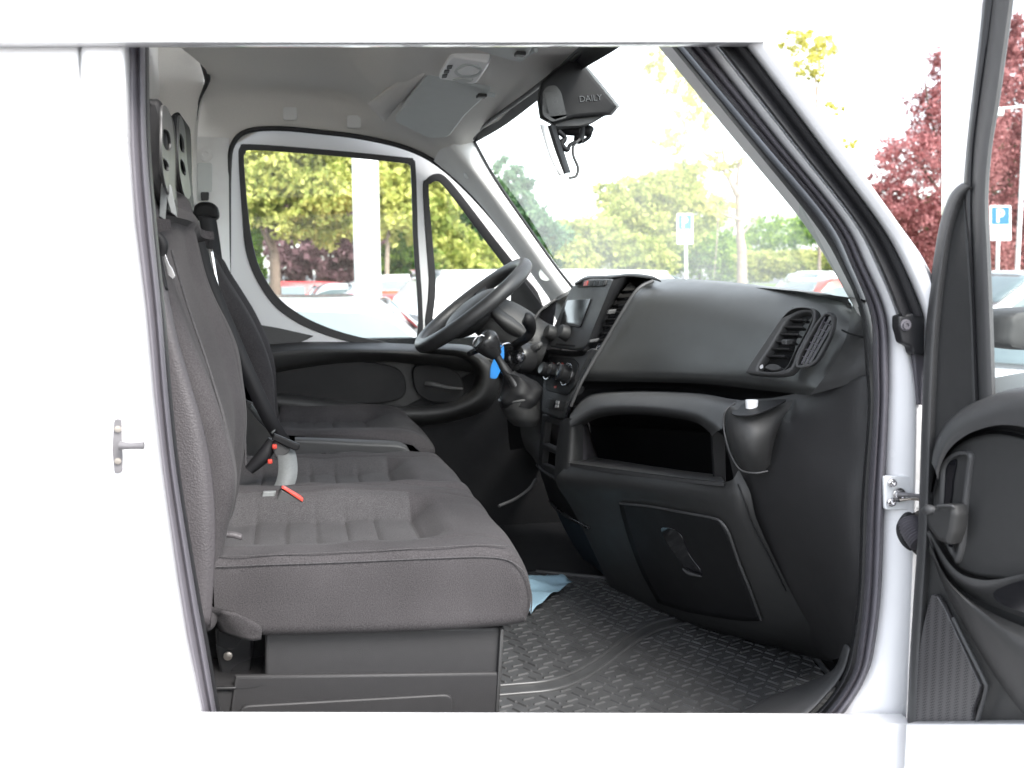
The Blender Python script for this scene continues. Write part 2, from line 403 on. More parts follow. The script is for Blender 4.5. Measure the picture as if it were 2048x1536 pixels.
# hinge
hg = empty('door_hinge', P(1800, 990, 1.37), van)
plate('hinge_plate', [fillet([(1768, 952), (1815, 952), (1850, 968), (1850, 1016), (1812, 1020), (1770, 1020)], 6)], PY(1.380), M['paint_in'], hg, .006, .0015, off=.004)
for x, y, r in ((1782, 965, .006), (1796, 989, .0105), (1780, 1004, .006)):
    lathe('hinge_bolt', P(x, y, 1.375), (0, -1, 0), [(0, r), (.004, r), (.005, r * .75), (.009, r * .7), (.0095, r * .45), (.006, r * .4)], M['metal'], hg, 20)
tube('hinge_arm', [(1797, 989, 1.362), (1820, 990, 1.35), (1850, 994, 1.32)], [.004, .003, .003], M['zinc'], hg)
tube('hinge_arm', [(1800, 1000, 1.366), (1822, 998, 1.355), (1850, 1000, 1.33)], [.002, .002, .002], M['metal_dark'], hg)
# cable boot
bt = plate('cable_boot', [curve([(1812, 1026), (1832, 1022), (1850, 1030), (1855, 1075), (1845, 1108), (1825, 1108), (1804, 1085), (1799, 1055)], 4, True)], PY(1.375), M['seal_black'], van, .02, .004)
pts = [Vector(P(1818, 1045, 1.378)), Vector(P(1824, 1058, 1.368)), Vector(P(1832, 1072, 1.358)), Vector(P(1842, 1086, 1.348))]
Cc = [Vector(q) for q in curve(pts, 10)]; its = []
vv, ff = [], []
for i, c in enumerate(Cc):
    pass
tube('boot_bellows', Cc[::1], [.0150 + .0022 * (1 if i % 3 < 2 else -1) for i in range(len(Cc))], M['seal'], bt, n=20, k=2)
# header above the opening and sill below it
plate('roof_side_panel', [[(-700, -60), (-700, 84), (247, 84), (700, 84.5), (1400, 84), (1534, 84), (1412, -60)]], PY(1.315), M['paint'], van, .03, .0008)
plate('sill_panel', [[(-700, 1448), (500, 1448), (1640, 1448), (1830, 1448), (1830, 1700), (-700, 1700)]], PY(1.325), M['paint'], van, .04, .003)
# striker
st = plate('door_striker', [fillet([(228, 838), (243, 838), (245, 945), (229, 948), (224, 900)], 6)], PY(YB - .004), M['zinc'], van, .006, .001)
tube('striker_pin', [(240, 891, 1.325), (262, 892, 1.322), (288, 891, 1.32)], [.0055, .0042, .005], M['zinc'], st)
for y in (858, 922): lathe('striker_bolt', P(236, y, YB - .005), (0, -1, 0), [(0, .004), (.002, .004), (.0022, .002)], M['metal_dark'], st, 12)

# --- sill plate inside the opening
patch('sill_plate', [[(1700, 1297, 1.46), (1685, 1345, 1.46), (1650, 1392, 1.46), (1600, 1440, 1.46), (1500, 1500, 1.46), (1200, 1560, 1.46), (400, 1560, 1.46)],
                     [(1690, 1290, 1.50), (1672, 1340, 1.50), (1625, 1385, 1.50), (1560, 1425, 1.50), (1450, 1485, 1.50), (1180, 1545, 1.50), (400, 1545, 1.50)],
                     [(1680, 1325, 1.62), (1662, 1345, 1.62), (1600, 1372, 1.62), (1520, 1405, 1.62), (1400, 1470, 1.62), (1150, 1530, 1.62), (400, 1530, 1.62)],
                     [(1680, 1335, 1.66), (1665, 1352, 1.66), (1600, 1385, 1.66), (1520, 1425, 1.66), (1400, 1490, 1.66), (1150, 1540, 1.66), (400, 1540, 1.66)]], M['plastic_grey'], van, 5, 3, thick=.003)
# --- floor, unseen light stop, far side lower wall, rear wall
FZ = 1.65 - .80
box('floor_pan', (.35, 2.3, FZ - .03), (1.9, 1.9, .05), M['carpet'], van)
box('firewall_light_stop', (1.06, 2.33, 1.17), (.04, 1.6, .76), M['plastic_deep'], van)  # dark box out of view behind the dash, added to stop light leaks
box('rear_wall', (-.36, 2.3, 1.65), (.04, 1.92, 1.7), M['lining'], van)
box('side_wall', (.3, 3.36, 1.13), (1.9, .06, .62), M['plastic_deep'], van)
box('outer_roof', (.1, 2.3, 2.46), (1.1, 2.0, .03), M['paint'], van, bev=.01)
# rear wall lining edge (curved cover)
patch('rear_wall_lining', [[(280, 85 - 90, 3.1), (286, 200, 3.1), (286, 500, 3.1), (286, 1000, 3.1)],
      [(396, 60, 3.12), (408, 150, 3.12), (388, 270, 3.12), (386, 520, 3.12)], [(400, 55, 3.18), (413, 150, 3.18), (391, 270, 3.18), (390, 520, 3.18)]], M['lining'], van, 6, 2)
# --- roof lining
XS = [-.33, -.15, .02, .16, .28, .40, .52]
def wx(px, py, Y): return P(px, py, Y)
roof = [
 [(385, 288, 3.215), (459, 292, 3.21), (545, 256, 3.21), (690, 268, 3.21), (780, 286, 3.21), (878, 330, 3.21), (948, 394, 3.21)],
 [(388, 240, 3.20), (470, 225, 3.20), (570, 222, 3.20), (690, 228, 3.20), (790, 262, 3.16), (890, 300, 3.14), (960, 372, 3.15)],
 [(398, 190, 3.17), (480, 180, 3.17), (580, 180, 3.17), (695, 188, 3.17), (790, 236, 3.08), (900, 284, 3.04), (948, 290, 3.07)],
 [(412, 140, 3.05), (490, 145, 3.03), (590, 150, 3.02), (700, 160, 3.0), (790, 200, 2.92), (895, 255, 2.9), (960, 262, 2.95)]]
def zrow(Y, zr, zf, bow):
    xs = [-.33, -.18, -.03, .12, .24, .42, .55 + bow]; zs = [zr, zr, zr - .005, zr - .02, zf + .055, zf + .02, zf + .002]
    return [Vector((x, Y, z)) for x, z in zip(xs, zs)]
roof += [zrow(2.75, 2.27, 2.065, .035), zrow(2.5, 2.32, 2.083, .055), zrow(2.25, 2.33, 2.092, .062), zrow(2.0, 2.33, 2.088, .057), zrow(1.7, 2.31, 2.07, .03), zrow(1.45, 2.27, 2.045, 0)]
rl = patch('roof_lining', roof, M['lining'], van, 6, 6)
# ================================================================ driver's door (far side), far pillars, windscreen
far = empty('driver_door', P(700, 800, 3.25), van)
FY = 3.25
# rubber seal round the far opening
SL = [(456, 1200), (456, 700), (457, 480), (458, 340), (466, 288), (495, 262), (560, 257), (640, 264), (720, 274), (800, 292), (860, 318), (920, 366), (985, 436), (1040, 508), (1085, 568), (1120, 640), (1125, 900)]
tube('door_frame_seal', [P(x, y, 3.20) for x, y in SL], .0075, M['seal_black'], far, n=10, k=4)
outer = [(430, 1220), (430, 700), (430, 480), (430, 338), (440, 250), (495, 225), (560, 220), (640, 225), (720, 235), (800, 250), (880, 280), (950, 335), (1010, 405), (1065, 480), (1110, 545), (1145, 620), (1150, 1220)]
win = [(485, 306), (497, 292), (640, 304), (815, 322), (823, 332), (829, 470), (836, 690), (760, 690), (700, 678), (640, 660), (590, 636), (548, 602), (515, 550), (500, 500), (492, 430)]
win_o = curve(win, 4, True)
win = [(478, 304), (492, 288), (640, 299), (812, 316), (829, 328), (836, 470), (842, 700), (760, 700), (695, 688), (636, 668), (584, 644), (540, 608), (505, 555), (489, 500), (483, 430)]
q_o = [(848, 385), (856, 360), (872, 350), (890, 358), (925, 400), (985, 480), (1040, 550), (1075, 600), (1078, 690), (872, 690), (862, 560)]
def lc(p, k=4): return curve(p, k, True)
w_in = [(488, 325), (491, 306), (508, 300), (640, 309), (800, 325), (817, 329), (822, 346), (826, 470), (833, 683), (760, 681), (703, 670), (648, 652), (599, 628), (556, 594), (524, 545), (508, 498), (497, 430)]
w_out = [(477, 322), (480, 294), (500, 288), (640, 298), (806, 314), (827, 319), (832, 342), (836, 470), (842, 696), (760, 693), (695, 683), (637, 665), (586, 641), (543, 606), (509, 553), (491, 500), (484, 430)]
q_i = [(858, 388), (862, 368), (873, 362), (884, 368), (915, 406), (970, 480), (1015, 540), (1050, 596), (1052, 684), (880, 684), (872, 560)]
q_o2 = [(846, 385), (853, 358), (872, 347), (892, 354), (928, 396), (990, 477), (1046, 548), (1082, 600), (1082, 694), (868, 694), (858, 560)]
mid_ = lambda A, B: [((a[0] + b[0]) / 2, (a[1] + b[1]) / 2) for a, b in zip(A, B)]
plate('door_frame', [outer, lc(mid_(w_in, w_out), 3), lc(mid_(q_i, q_o2), 3)], PY(FY), M['paint_in'], far, .03, .004)
# rubber round the glass
def ring(name, out, inn, Y, m, par, t=.012, b=.002):
    return plate(name, [lc(out, 4), lc(inn, 4)], PY(Y), m, par, t, b)
ring('window_seal', w_out, w_in, FY - .004, M['seal_black'], far)
ring('quarter_window_seal', q_o2, q_i, FY - .004, M['seal_black'], far)
plate('side_window', [lc(w_out, 3)], PY(FY + .02), M['glass'], far, .003, 0)
plate('quarter_window', [lc(q_o2, 3)], PY(FY + .02), M['glass'], far, .004, 0)
# mirror sail triangle
plate('mirror_cover', [fillet([(1022, 560), (1045, 556), (1098, 628), (1100, 690), (1022, 690)], 5)], PY(FY - .015), M['plastic'], far, .01, .002)
# door trim: waist rail and panel
trim_top = [(520, 652), (545, 656), (600, 668), (640, 676), (700, 684), (780, 686), (850, 688), (960, 700), (1040, 700)]
patch('waist_trim', [[(x, y, FY - .01) for x, y in [(520, 690), (600, 684), (690, 684), (780, 686), (860, 690), (1040, 700)]],
                     [(x, y, FY - .085) for x, y in [(520, 706), (600, 696), (690, 696), (780, 698), (860, 702), (1040, 714)]],
                     [(x, y, FY - .10) for x, y in [(520, 713), (600, 704), (690, 703), (780, 705), (860, 711), (1040, 726)]],
                     [(x, y, FY - .085) for x, y in [(520, 738), (600, 725), (690, 714), (780, 713), (860, 722), (1040, 745)]],
                     [(x, y, FY - .05) for x, y in [(520, 752), (600, 737), (690, 726), (780, 724), (860, 733), (1040, 760)]]], M['plastic'], far, 5, 3)
plate('corner_trim', [fillet([(510, 648), (556, 656), (628, 672), (560, 704), (510, 704)], 3)], PY(FY - .012), M['plastic_grey'], far, .008, .002)
plate('door_panel', [[(455, 700), (1120, 700), (1120, 1210), (455, 1210)]], PY(FY - .02), M['plastic'], far, .03, 0)
pocket = [(440, 730), (560, 722), (700, 722), (790, 735), (812, 770), (795, 800), (700, 808), (560, 792), (440, 775)]
plate('trim_insert', [lc(pocket)], PY(FY - .05), M['plastic_deep'], far, .03, .003)
arm = [(440, 785), (560, 790), (690, 806), (800, 812), (900, 806), (945, 780), (950, 740), (925, 722), (925, 700), (980, 715), (985, 780), (955, 822), (880, 840), (760, 842), (600, 832), (440, 826)]
patch('armrest', [[(x, y, FY - .05) for x, y in [(520, 783), (600, 790), (700, 804), (800, 812), (880, 808), (935, 785), (948, 748), (915, 722), (850, 712)]],
                  [(x, y, FY - .12) for x, y in [(520, 790), (600, 798), (700, 812), (800, 819), (888, 815), (950, 790), (962, 745), (925, 712), (855, 702)]],
                  [(x, y, FY - .12) for x, y in [(520, 815), (600, 822), (700, 836), (800, 840), (895, 832), (970, 800), (984, 740), (940, 702), (860, 694)]],
                  [(x, y, FY - .02) for x, y in [(520, 850), (600, 850), (700, 856), (800, 858), (905, 848), (990, 812), (1000, 735), (950, 694), (865, 686)]]], M['plastic'], far, 5, 3)
hc = [(832, 732), (880, 732), (915, 745), (928, 775), (920, 800), (870, 806), (838, 790), (826, 760)]
plate('handle_recess', [lc(hc)], PY(FY - .06), M['plastic_deep'], far, .03, .004)
tube('door_handle', [(851, 768, FY - .075), (868, 770, FY - .09), (895, 776, FY - .09), (924, 778, FY - .07)], [.008, .009, .007, .005], M['plastic_grey'], far)
# far centre pillar trim with the belt loop
bp = patch('belt_pillar', [[(386, 272, 3.19), (424, 274, 3.185), (458, 276, 3.20)], [(386, 400, 3.18), (424, 400, 3.17), (458, 400, 3.19)],
                           [(386, 560, 3.16), (426, 560, 3.15), (462, 570, 3.19)], [(386, 760, 3.14), (430, 760, 3.12), (480, 780, 3.19)]], M['lining_light'], van, 5, 5)
lathe('pillar_knob', P(411, 309, 3.18), (0, -1, 0), [(0, .020), (.006, .019), (.009, .014), (.009, .008), (.004, .007)], M['lining_light'], bp, 28)
plate('height_slide', [fillet([(394, 325), (424, 325), (424, 402), (394, 402)], 6)], PY(3.172), M['visor'], bp, .006, .0015)
plate('slide_button', [fillet([(401, 384), (418, 384), (417, 401), (402, 401)], 3)], PY(3.164), M['plastic'], bp, .008, .0015)
# far windscreen pillar
ap_o = [(880, 300, 3.12), (945, 380, 3.12), (1010, 470, 3.12), (1065, 548, 3.12), (1110, 612, 3.12), (1125, 640, 3.12)]
ap_m = [(905, 290, 3.05), (965, 365, 3.05), (1038, 462, 3.05), (1090, 535, 3.05), (1130, 592, 3.05), (1145, 615, 3.05)]
ap_i = [(940, 268, 3.06), (985, 352, 3.06), (1054, 452, 3.06), (1106, 525, 3.06), (1142, 572, 3.06), (1155, 590, 3.06)]
apc = patch('windscreen_pillar_trim', [[(866, 324, 3.20), (923, 371, 3.20), (988, 440, 3.20), (1042, 512, 3.20), (1088, 574, 3.20), (1112, 640, 3.20)], ap_o, ap_m, ap_i,
       [(946, 270, 3.10), (990, 352, 3.10), (1058, 452, 3.10), (1110, 525, 3.10), (1146, 572, 3.10), (1160, 590, 3.10)]], M['lining_light'], van, 5, 4)
lathe('pillar_cap', P(1092, 548, 3.066), (-.2, -1, 0), [(0, .022), (.003, .021), (.004, .018)], M['visor'], apc, 28)
lathe('pillar_cap', P(935, 350, 3.09), (-.2, -1, 0), [(0, .012), (.003, .011)], M['visor'], apc, 24)
# near windscreen pillar trim
nr = [(-60, 1185, 1216), (85, 1310, 1336), (280, 1470, 1493), (440, 1602, 1624), (530, 1660, 1680), (600, 1700, 1708), (640, 1722, 1724)]
patch('windscreen_pillar_trim', [[(a, y, 1.52) for y, a, b in nr], [(a + 3, y, 1.50) for y, a, b in nr], [(b + 4, y, 1.46) for y, a, b in nr]], M['lining_light'], van, 5, 3)
# --- windscreen
wt = [Vector((.531, 3.10, 2.045)), Vector((.575, 2.8, 2.065)), Vector((.598, 2.3, 2.09)), Vector((.575, 1.8, 2.065)), Vector((.531, 1.46, 2.045))]
wb = [Vector((.85, 3.10, 1.598)), Vector((.93, 2.8, 1.598)), Vector((.985, 2.3, 1.598)), Vector((.93, 1.8, 1.598)), Vector((.85, 1.46, 1.598))]
wmid = [(a + b) / 2 + Vector((.012, 0, .012)) for a, b in zip(wt, wb)]
ws = patch('windscreen', [wt, wmid, wb], M['screen_glass'], van, 6, 6)
# black ceramic edge at the top and far side
def off(p, q, d): return p + (q - p).normalized() * d
patch('windscreen_edge', [[off(p, q, -.03) + Vector((-.004, 0, -.004)) for p, q in zip(wt, wb)], [off(p, q, .018) + Vector((-.004, 0, -.004)) for p, q in zip(wt, wb)]], M['seal_black'], ws, 6, 1, lin_v=True)
tube('windscreen_edge', [(946, 277, 3.055), (990, 356, 3.055), (1058, 456, 3.055), (1110, 530, 3.055), (1148, 578, 3.055)], .004, M['seal_black'], ws)
tube('windscreen_edge', [(1196, 78, 1.98), (1120, 138, 2.2), (1050, 192, 2.5), (985, 238, 2.8), (955, 262, 2.98), (946, 277, 3.05)], .006, M['seal_black'], ws)

# --- sun visors
def visor(pts, th, hingep, clip):
    pl = P3(pts[0], pts[2], pts[4])
    v = plate('sun_visor', [fillet([(p[0], p[1]) for p in pts], 9)], pl, M['visor'], van, th, th * .4, off=.004)
    return v, pl
vis, vpl = visor([(852, 148, 2.5), (984, 182, 2.5), (930, 232, 2.74), (898, 275, 2.98), (860, 278, 2.99), (787, 243, 2.98)], .014, None, None)
tube('visor_pivot', [P(958, 180, 2.54), P(972, 186, 2.54), P(988, 190, 2.55)], .006, M['visor'], vis)
box('visor_clip', P(963, 192, 2.52), (.022, .03, .008), M['plastic'], vis, bev=.002)
# recess behind the visor
patch('visor_recess', [[(735, 208, 2.80), (760, 190, 2.75), (830, 130, 2.5)], [(768, 240, 2.95), (786, 220, 2.85), (852, 146, 2.48)]], M['lining'], van, 4, 3, thick=.01)
vis2 = plate('sun_visor', [fillet([(862, 50), (1078, 60), (1060, 108), (1046, 126), (1022, 122), (900, 84)], 9)], P3((862, 50, 2.15), (1078, 60, 1.95), (1040, 124, 2.2)), M['visor'], van, .014, .005, off=.004)
box('visor_clip', P(1040, 108, 2.1), (.02, .026, .008), M['plastic'], vis2, bev=.002)
tube('visor_pivot', [P(1050, 112, 2.14), P(1062, 104, 2.12), P(1072, 100, 2.1)], .005, M['visor'], vis2)
# --- dome lamp
dp = P3((890, 118, 2.36), (982, 133, 2.3), (875, 155, 2.52))
dl = plate('dome_lamp', [fillet([(899, 114), (981, 127), (952, 170), (874, 158)], 9)], dp, M['lamp'], van, .022, .005, off=.018)
plate('lamp_lens', [curve([(915, 142), (935, 133), (957, 140), (950, 149), (925, 150)], 4, True)], dp, M['white'], dl, .004, .001, off=.021)
plate('lamp_lens_rim', [curve([(908, 144), (930, 129), (962, 137), (956, 153), (925, 156)], 4, True), curve([(914, 142), (935, 132), (958, 139), (951, 150), (925, 151)], 4, True)], dp, M['visor'], dl, .003, .001, off=.020)
for x, y in ((893, 145), (889, 154), (899, 136)):
    plate('lamp_switch', [fillet([(x - 5, y - 3), (x + 6, y - 4), (x + 4, y + 2), (x - 6, y + 3)], 1.5)], dp, M['plastic_grey'], dl, .003, .0006, off=.021)
plate('lamp_switch', [curve([(905, 161), (925, 158), (946, 161), (930, 166)], 4, True)], dp, M['visor'], dl, .003, .0006, off=.021)
# trim clips on the far side lining
for x, y in ((580, 227), (708, 243)):
    plate('lining_cap', [fillet([(x - 14, y - 13), (x + 14, y - 13), (x + 14, y + 13), (x - 14, y + 13)], 5)], PY(3.19), M['lining_light'], rl, .006, .0015)
tube('wall_edge_strip', [(396, 60, 3.08), (402, 110, 3.08), (414, 152, 3.08), (412, 170, 3.10), (398, 205, 3.12), (390, 260, 3.14)], [.008, .008, .009, .006, .003, .002], M['seal_black'], van)

# --- overhead pod with the inner mirror
pod = empty('mirror_housing', P(1150, 180, 2.25), van)
a1 = [(1090, 160), (1112, 138), (1165, 100), (1192, 84), (1164, 120), (1238, 212), (1222, 230), (1150, 236), (1106, 250), (1080, 236), (1075, 190)]
nearY = lambda x: 2.12 + .0003 * (x - 1075)
rows = []
for s, Y, c in ((0.86, 2.12, 0), (1.0, 2.14, 0), (1.0, 2.30, 0), (.86, 2.34, 0)):
    cx, cy = 1135, 185
    loop = [(1081, 165), (1108, 140), (1160, 104), (1192, 84), (1162, 120), (1198, 162), (1238, 212), (1222, 230), (1150, 236), (1106, 250), (1080, 236), (1075, 200)]
    rows.append([(cx + (x - cx) * s, cy + (y - cy) * s, Y) for x, y in loop])
M['pod'] = mat('pod_plastic', (.006, .006, .007), .6, .3, noise=(60, .1), bump=(900, .3, .0005, 1))
pb = patch('housing_shell', rows, M['pod'], pod, 2, 3, closed_u=True, lin_u=True, cap=True, ang=30); bevel(pb, .006, 3, 20)
pp = PY(2.118)
plate('housing_side_face', [fillet([(1128, 150), (1155, 138), (1168, 150), (1226, 210), (1160, 214), (1146, 205)], 8)], PY(2.122), M['plastic'], pod, .006, .002)
text_obj('lettering', 'DAILY', PY(2.1185), 1181, 197, .018, M['gloss'], pod, depth=.0006, off=.0, updir=Vector((-.12, 0, 1)))
plate('housing_front_face', [fillet([(1084, 182), (1094, 170), (1112, 168), (1124, 182), (1136, 236), (1104, 246), (1084, 232)], 7)], PY(2.120), M['plastic_smooth'], pod, .006, .002)
plate('housing_bottom', [fillet([(1106, 246), (1150, 236), (1212, 230), (1186, 246), (1160, 252), (1112, 254)], 3)], PY(2.14), M['plastic_grey'], pod, .10, .002)
tube('mirror_arm', [(1160, 246, 2.2), (1159, 268, 2.19), (1156, 282, 2.18)], [.012, .012, .010], M['plastic_deep'], pod)
tube('mirror_arm', [(1110, 256, 2.2), (1140, 262, 2.19), (1160, 264, 2.18)], [.010, .010, .008], M['plastic_deep'], pod)
tube('mirror_joint', [(1166, 262, 2.2), (1176, 262, 2.2), (1182, 266, 2.2)], [.010, .013, .011], M['plastic_deep'], pod)
tube('housing_stalk', [(1182, 262, 2.2), (1178, 274, 2.2), (1164, 284, 2.2)], .004, M['plastic_deep'], pod)
mir = patch('mirror_shell', [[(1090, 254, 2.12), (1118, 350, 2.12)], [(1092, 252, 2.10), (1122, 350, 2.10)], [(1106, 250, 2.10), (1136, 346, 2.10)], [(1112, 252, 2.16), (1142, 346, 2.16)], [(1110, 252, 2.36), (1138, 346, 2.36)]], M['plastic_deep'], pod, 2, 3)
patch('mirror_glass_shine', [[(1080, 250, 2.095), (1099, 312, 2.095), (1119, 352, 2.095)], [(1094, 249, 2.098), (1112, 308, 2.098), (1131, 348, 2.098)]], M['lamp'], mir, 3, 1, lin_v=True, thick=.003)  # white strip: the mirror's bright reflection put in as plain colour
plate('mirror_edge', [[(1115, 342), (1139, 338), (1144, 350), (1128, 364), (1122, 352)]], PY(2.108), M['glass'], mir, .004, .001)
tube('mirror_cable', [(1160, 278, 2.15), (1147, 292, 2.15), (1147, 312, 2.15), (1156, 335, 2.15), (1152, 352, 2.15), (1138, 356, 2.15)], .003, M['plastic_grey'], pod)
tube('cable_clip', [(1116, 262, 2.13), (1130, 276, 2.13), (1122, 288, 2.13), (1134, 300, 2.13), (1140, 290, 2.14), (1150, 284, 2.15)], [.006, .005, .007, .005, .004, .004], M['pod'], pod, n=8)
# ================================================================ seats
def ss(a, b, x):
    t = max(0, min(1, (x - a) / (b - a))); return t * t * (3 - 2 * t)
def seat_loft(name, outline_xz, Ys, fn, m, parent, k=8, rnd=.022, mats=None, matfn=None, cen=None):
    """outline_xz closed; Ys stations; fn(x,z,Y,t)->(dx,dz)"""
    C = curve(outline_xz, k, True); n = len(C)
    cen = cen or np.mean(np.array(C), axis=0)
    Y0, Y1 = Ys[0], Ys[-1]; verts = []; fm = []
    for Y in Ys:
        d = min(Y - Y0, Y1 - Y); q = 0 if d >= rnd else rnd - math.sqrt(max(0, rnd * rnd - (rnd - d) ** 2))
        for i, (x, z) in enumerate(C):
            a = C[i - 1]; b = C[(i + 1) % n]; t = np.array([b[0] - a[0], b[1] - a[1]]); t /= (np.linalg.norm(t) + 1e-9)
            nx, nz = t[1], -t[0]
            if (x - cen[0]) * nx + (z - cen[1]) * nz < 0: nx, nz = -nx, -nz
            dx, dz = fn(x, z, Y, nx, nz)
            verts.append((x - nx * q + dx, Y, z - nz * q + dz))
    faces = []
    for j in range(len(Ys) - 1):
        for i in range(n):
            i2 = (i + 1) % n; faces.append((j * n + i, j * n + i2, (j + 1) * n + i2, (j + 1) * n + i))
            if matfn: fm.append(matfn(verts[faces[-1][0]], C[i]))
    faces.append(tuple(range(n))); faces.append(tuple((len(Ys) - 1) * n + i for i in reversed(range(n))))
    if matfn: fm += [0, 0]
    return mesh_obj(name, verts, faces, m, parent, ang=55, mats=mats, fm=fm if matfn else None)
def xz(px, py, Y): p = P(px, py, Y); return (p.x, p.z)
def stations(Y0, Y1, n, rnd=.022):
    a = [Y0 + rnd * (1 - math.cos(i / 8 * math.pi / 2)) for i in range(9)]
    b = [Y1 - (q - Y0) for q in reversed(a)]
    mid = list(np.linspace(a[-1], b[0], n))[1:-1]
    return a + mid + b
YS = 1.60
bench = empty('passenger_bench', P(750, 1300, 2.0), van)
bench['label'] = 'dark grey cloth double passenger seat nearest the open door'
oc = [xz(x, y, YS) for x, y in [(400, 1120), (470, 1117), (560, 1113), (650, 1109), (740, 1105), (830, 1101), (910, 1096), (980, 1096), (1030, 1104), (1062, 1132), (1077, 1175), (1078, 1215), (1066, 1243), (1035, 1255),
     (960, 1263), (860, 1269), (760, 1273), (660, 1276), (570, 1278), (520, 1277), (480, 1262), (440, 1240), (400, 1225)]]
xf = xz(1078, 1180, YS)[0]
ztop = xz(700, 1107, YS)[1]; zmid = xz(700, 1190, YS)[1]
XI = [xz(px, 1090, 1.75)[0] for px in (505, 570, 636, 700, 764, 845)]
def bench_fn(x, z, Y, nx, nz):
    top = ss(.1, .8, nz) * ss(zmid, zmid + .02, z)
    fr = ss(.2, .9, nx)
    # which seat
    a, b = (1.60, 2.065) if Y < 2.065 else (2.065, 2.53)
    u = (Y - a) / (b - a)
    ins = ss(.16, .30, u) * (1 - ss(.70, .84, u))
    frontfade = 1 - ss(XI[-1] - .004, XI[-1] + .055, x)
    dz = 0
    dz -= .030 * ins * frontfade * top
    dz += (.022 if Y < 2.065 else .004) * ss(.70, .86, u) * (1 - ss(.93, 1, u)) * top * (1 - .6 * ss(XI[-1] - .1, XI[-1] + .1, x))
    if Y >= 2.065: dz += .012 * (1 - ss(.05, .2, u)) * top
    # ribs across the insert
    if frontfade > .3:
        for xi in XI: dz -= (.0045 if xi < XI[-1] else .006) * math.exp(-((x - xi) / .0045) ** 2) * ins * top
        for i in range(len(XI) - 1):
            m_ = (XI[i] + XI[i + 1]) / 2; h_ = (XI[i + 1] - XI[i]) / 2
            if abs(x - m_) < h_: dz += .002 * (1 - ((x - m_) / h_) ** 2) * ins * top
    # seams along the insert
    for us in (.17, .83):
        dz -= .004 * math.exp(-((u - us) / .012) ** 2) * top
    # gap between the two seats
    g = math.exp(-((Y - 2.065) / .010) ** 2)
    dz -= .016 * g * top; dx = -.016 * g * fr
    # crown of the front edge
    dx -= .012 * abs(2 * u - 1) ** 3 * fr
    # slack wrinkles
    dz += .0016 * math.sin(x * 38 + Y * 21) * top + .0012 * math.sin(x * 61 - Y * 33) * top
    return dx, dz
Ysb = stations(1.60, 2.53, 150)
def cmf(v, c):
    x, Y, z = v; a, b = (1.60, 2.065) if Y < 2.065 else (2.065, 2.53); u = (Y - a) / (b - a)
    return 1 if (.17 < u < .83 and x < XI[-1] and c[1] > zmid + .02) else 0
cush = seat_loft('seat_cushion', oc, Ysb, bench_fn, M['fabric'], bench, k=16, mats=[M['fabric'], M['fabric_in']], matfn=cmf)
# piping seams on the near side of the cushion
def seam(pts, Y, r=.0022, par=None, m=None, name='piping'):
    return tube(name, [(x, y, Y) for x, y in pts], r, m or M['fabric'], par, n=8)
seam([(432, 1134), (520, 1130), (640, 1126), (760, 1121), (880, 1116), (970, 1114), (1020, 1122), (1050, 1148), (1063, 1190), (1062, 1225)], 1.5985, .0011, cush, M['fabric_in'])
seam([(432, 1113), (520, 1111), (640, 1106), (760, 1101), (880, 1094), (960, 1090), (1015, 1092)], 1.608, .0009, cush, M['fabric_in'])
# small fabric fold and tag at the rear of the cushion
strap('fold_flap', [(446, 1068, 1.70), (465, 1069, 1.70), (484, 1074, 1.70)], Vector((0, .5, 1)), .010, M['vinyl'], cush, t=.002)
patch('lower_flap', [[(424, 1216, 1.625), (430, 1240, 1.625), (440, 1262, 1.625)], [(445, 1222, 1.602), (470, 1252, 1.602), (498, 1280, 1.602)], [(470, 1226, 1.598), (520, 1252, 1.596), (522, 1278, 1.604)]], M['fabric'], cush, 4, 3, thick=.003)
strap('lining_edge', [(421, 1229, 1.63), (432, 1232, 1.63), (446, 1240, 1.63)], Vector((0, 0, 1)), .008, M['white'], cush, t=.001)
# --- bench backrests
def bk(pts, Y): return [xz(x, y, Y) for x, y in pts]
front = [(430, 1260), (438, 1160), (452, 1080), (466, 1000), (466, 940), (452, 870), (428, 800), (402, 730), (376, 660), (350, 590), (328, 520), (312, 440), (300, 365)]
rear = [(262, 352), (238, 400), (235, 520), (245, 640), (270, 780), (305, 920), (340, 1050), (368, 1180), (380, 1260)]
ob = bk(front, YS) + bk(rear, YS)
def back_fn(a, b):
    def f(x, z, Y, nx, nz):
        u = (Y - a) / (b - a); fr = ss(.3, .9, nx)
        ins = ss(.2, .34, u) * (1 - ss(.66, .80, u))
        dx = -.014 * ins * fr
        for us in (.19, .81): dx -= .005 * math.exp(-((u - us) / .012) ** 2) * fr
        dx += .0015 * math.sin(z * 40 + Y * 11) * fr
        zz = ss(1.55, 1.72, z); dx -= .012 * zz * abs(2 * u - 1) ** 2 * fr
        dx += .030 * ss(.2, .9, u) * ss(1.32, 1.52, z)
        return dx, -.03 * ss(1.5, 1.75, z) * abs(2 * u - 1) ** 3
    return f
zb = {}
b1 = seat_loft('backrest', ob, stations(1.60, 2.055, 60, .022), back_fn(1.60, 2.055), M['fabric'], bench, k=8, rnd=.022)
ob2 = [(x - .045, z) for x, z in ob]
b2 = seat_loft('backrest', ob2, stations(2.075, 2.52, 60, .022), back_fn(2.075, 2.52), M['fabric'], bench, k=8, rnd=.022)
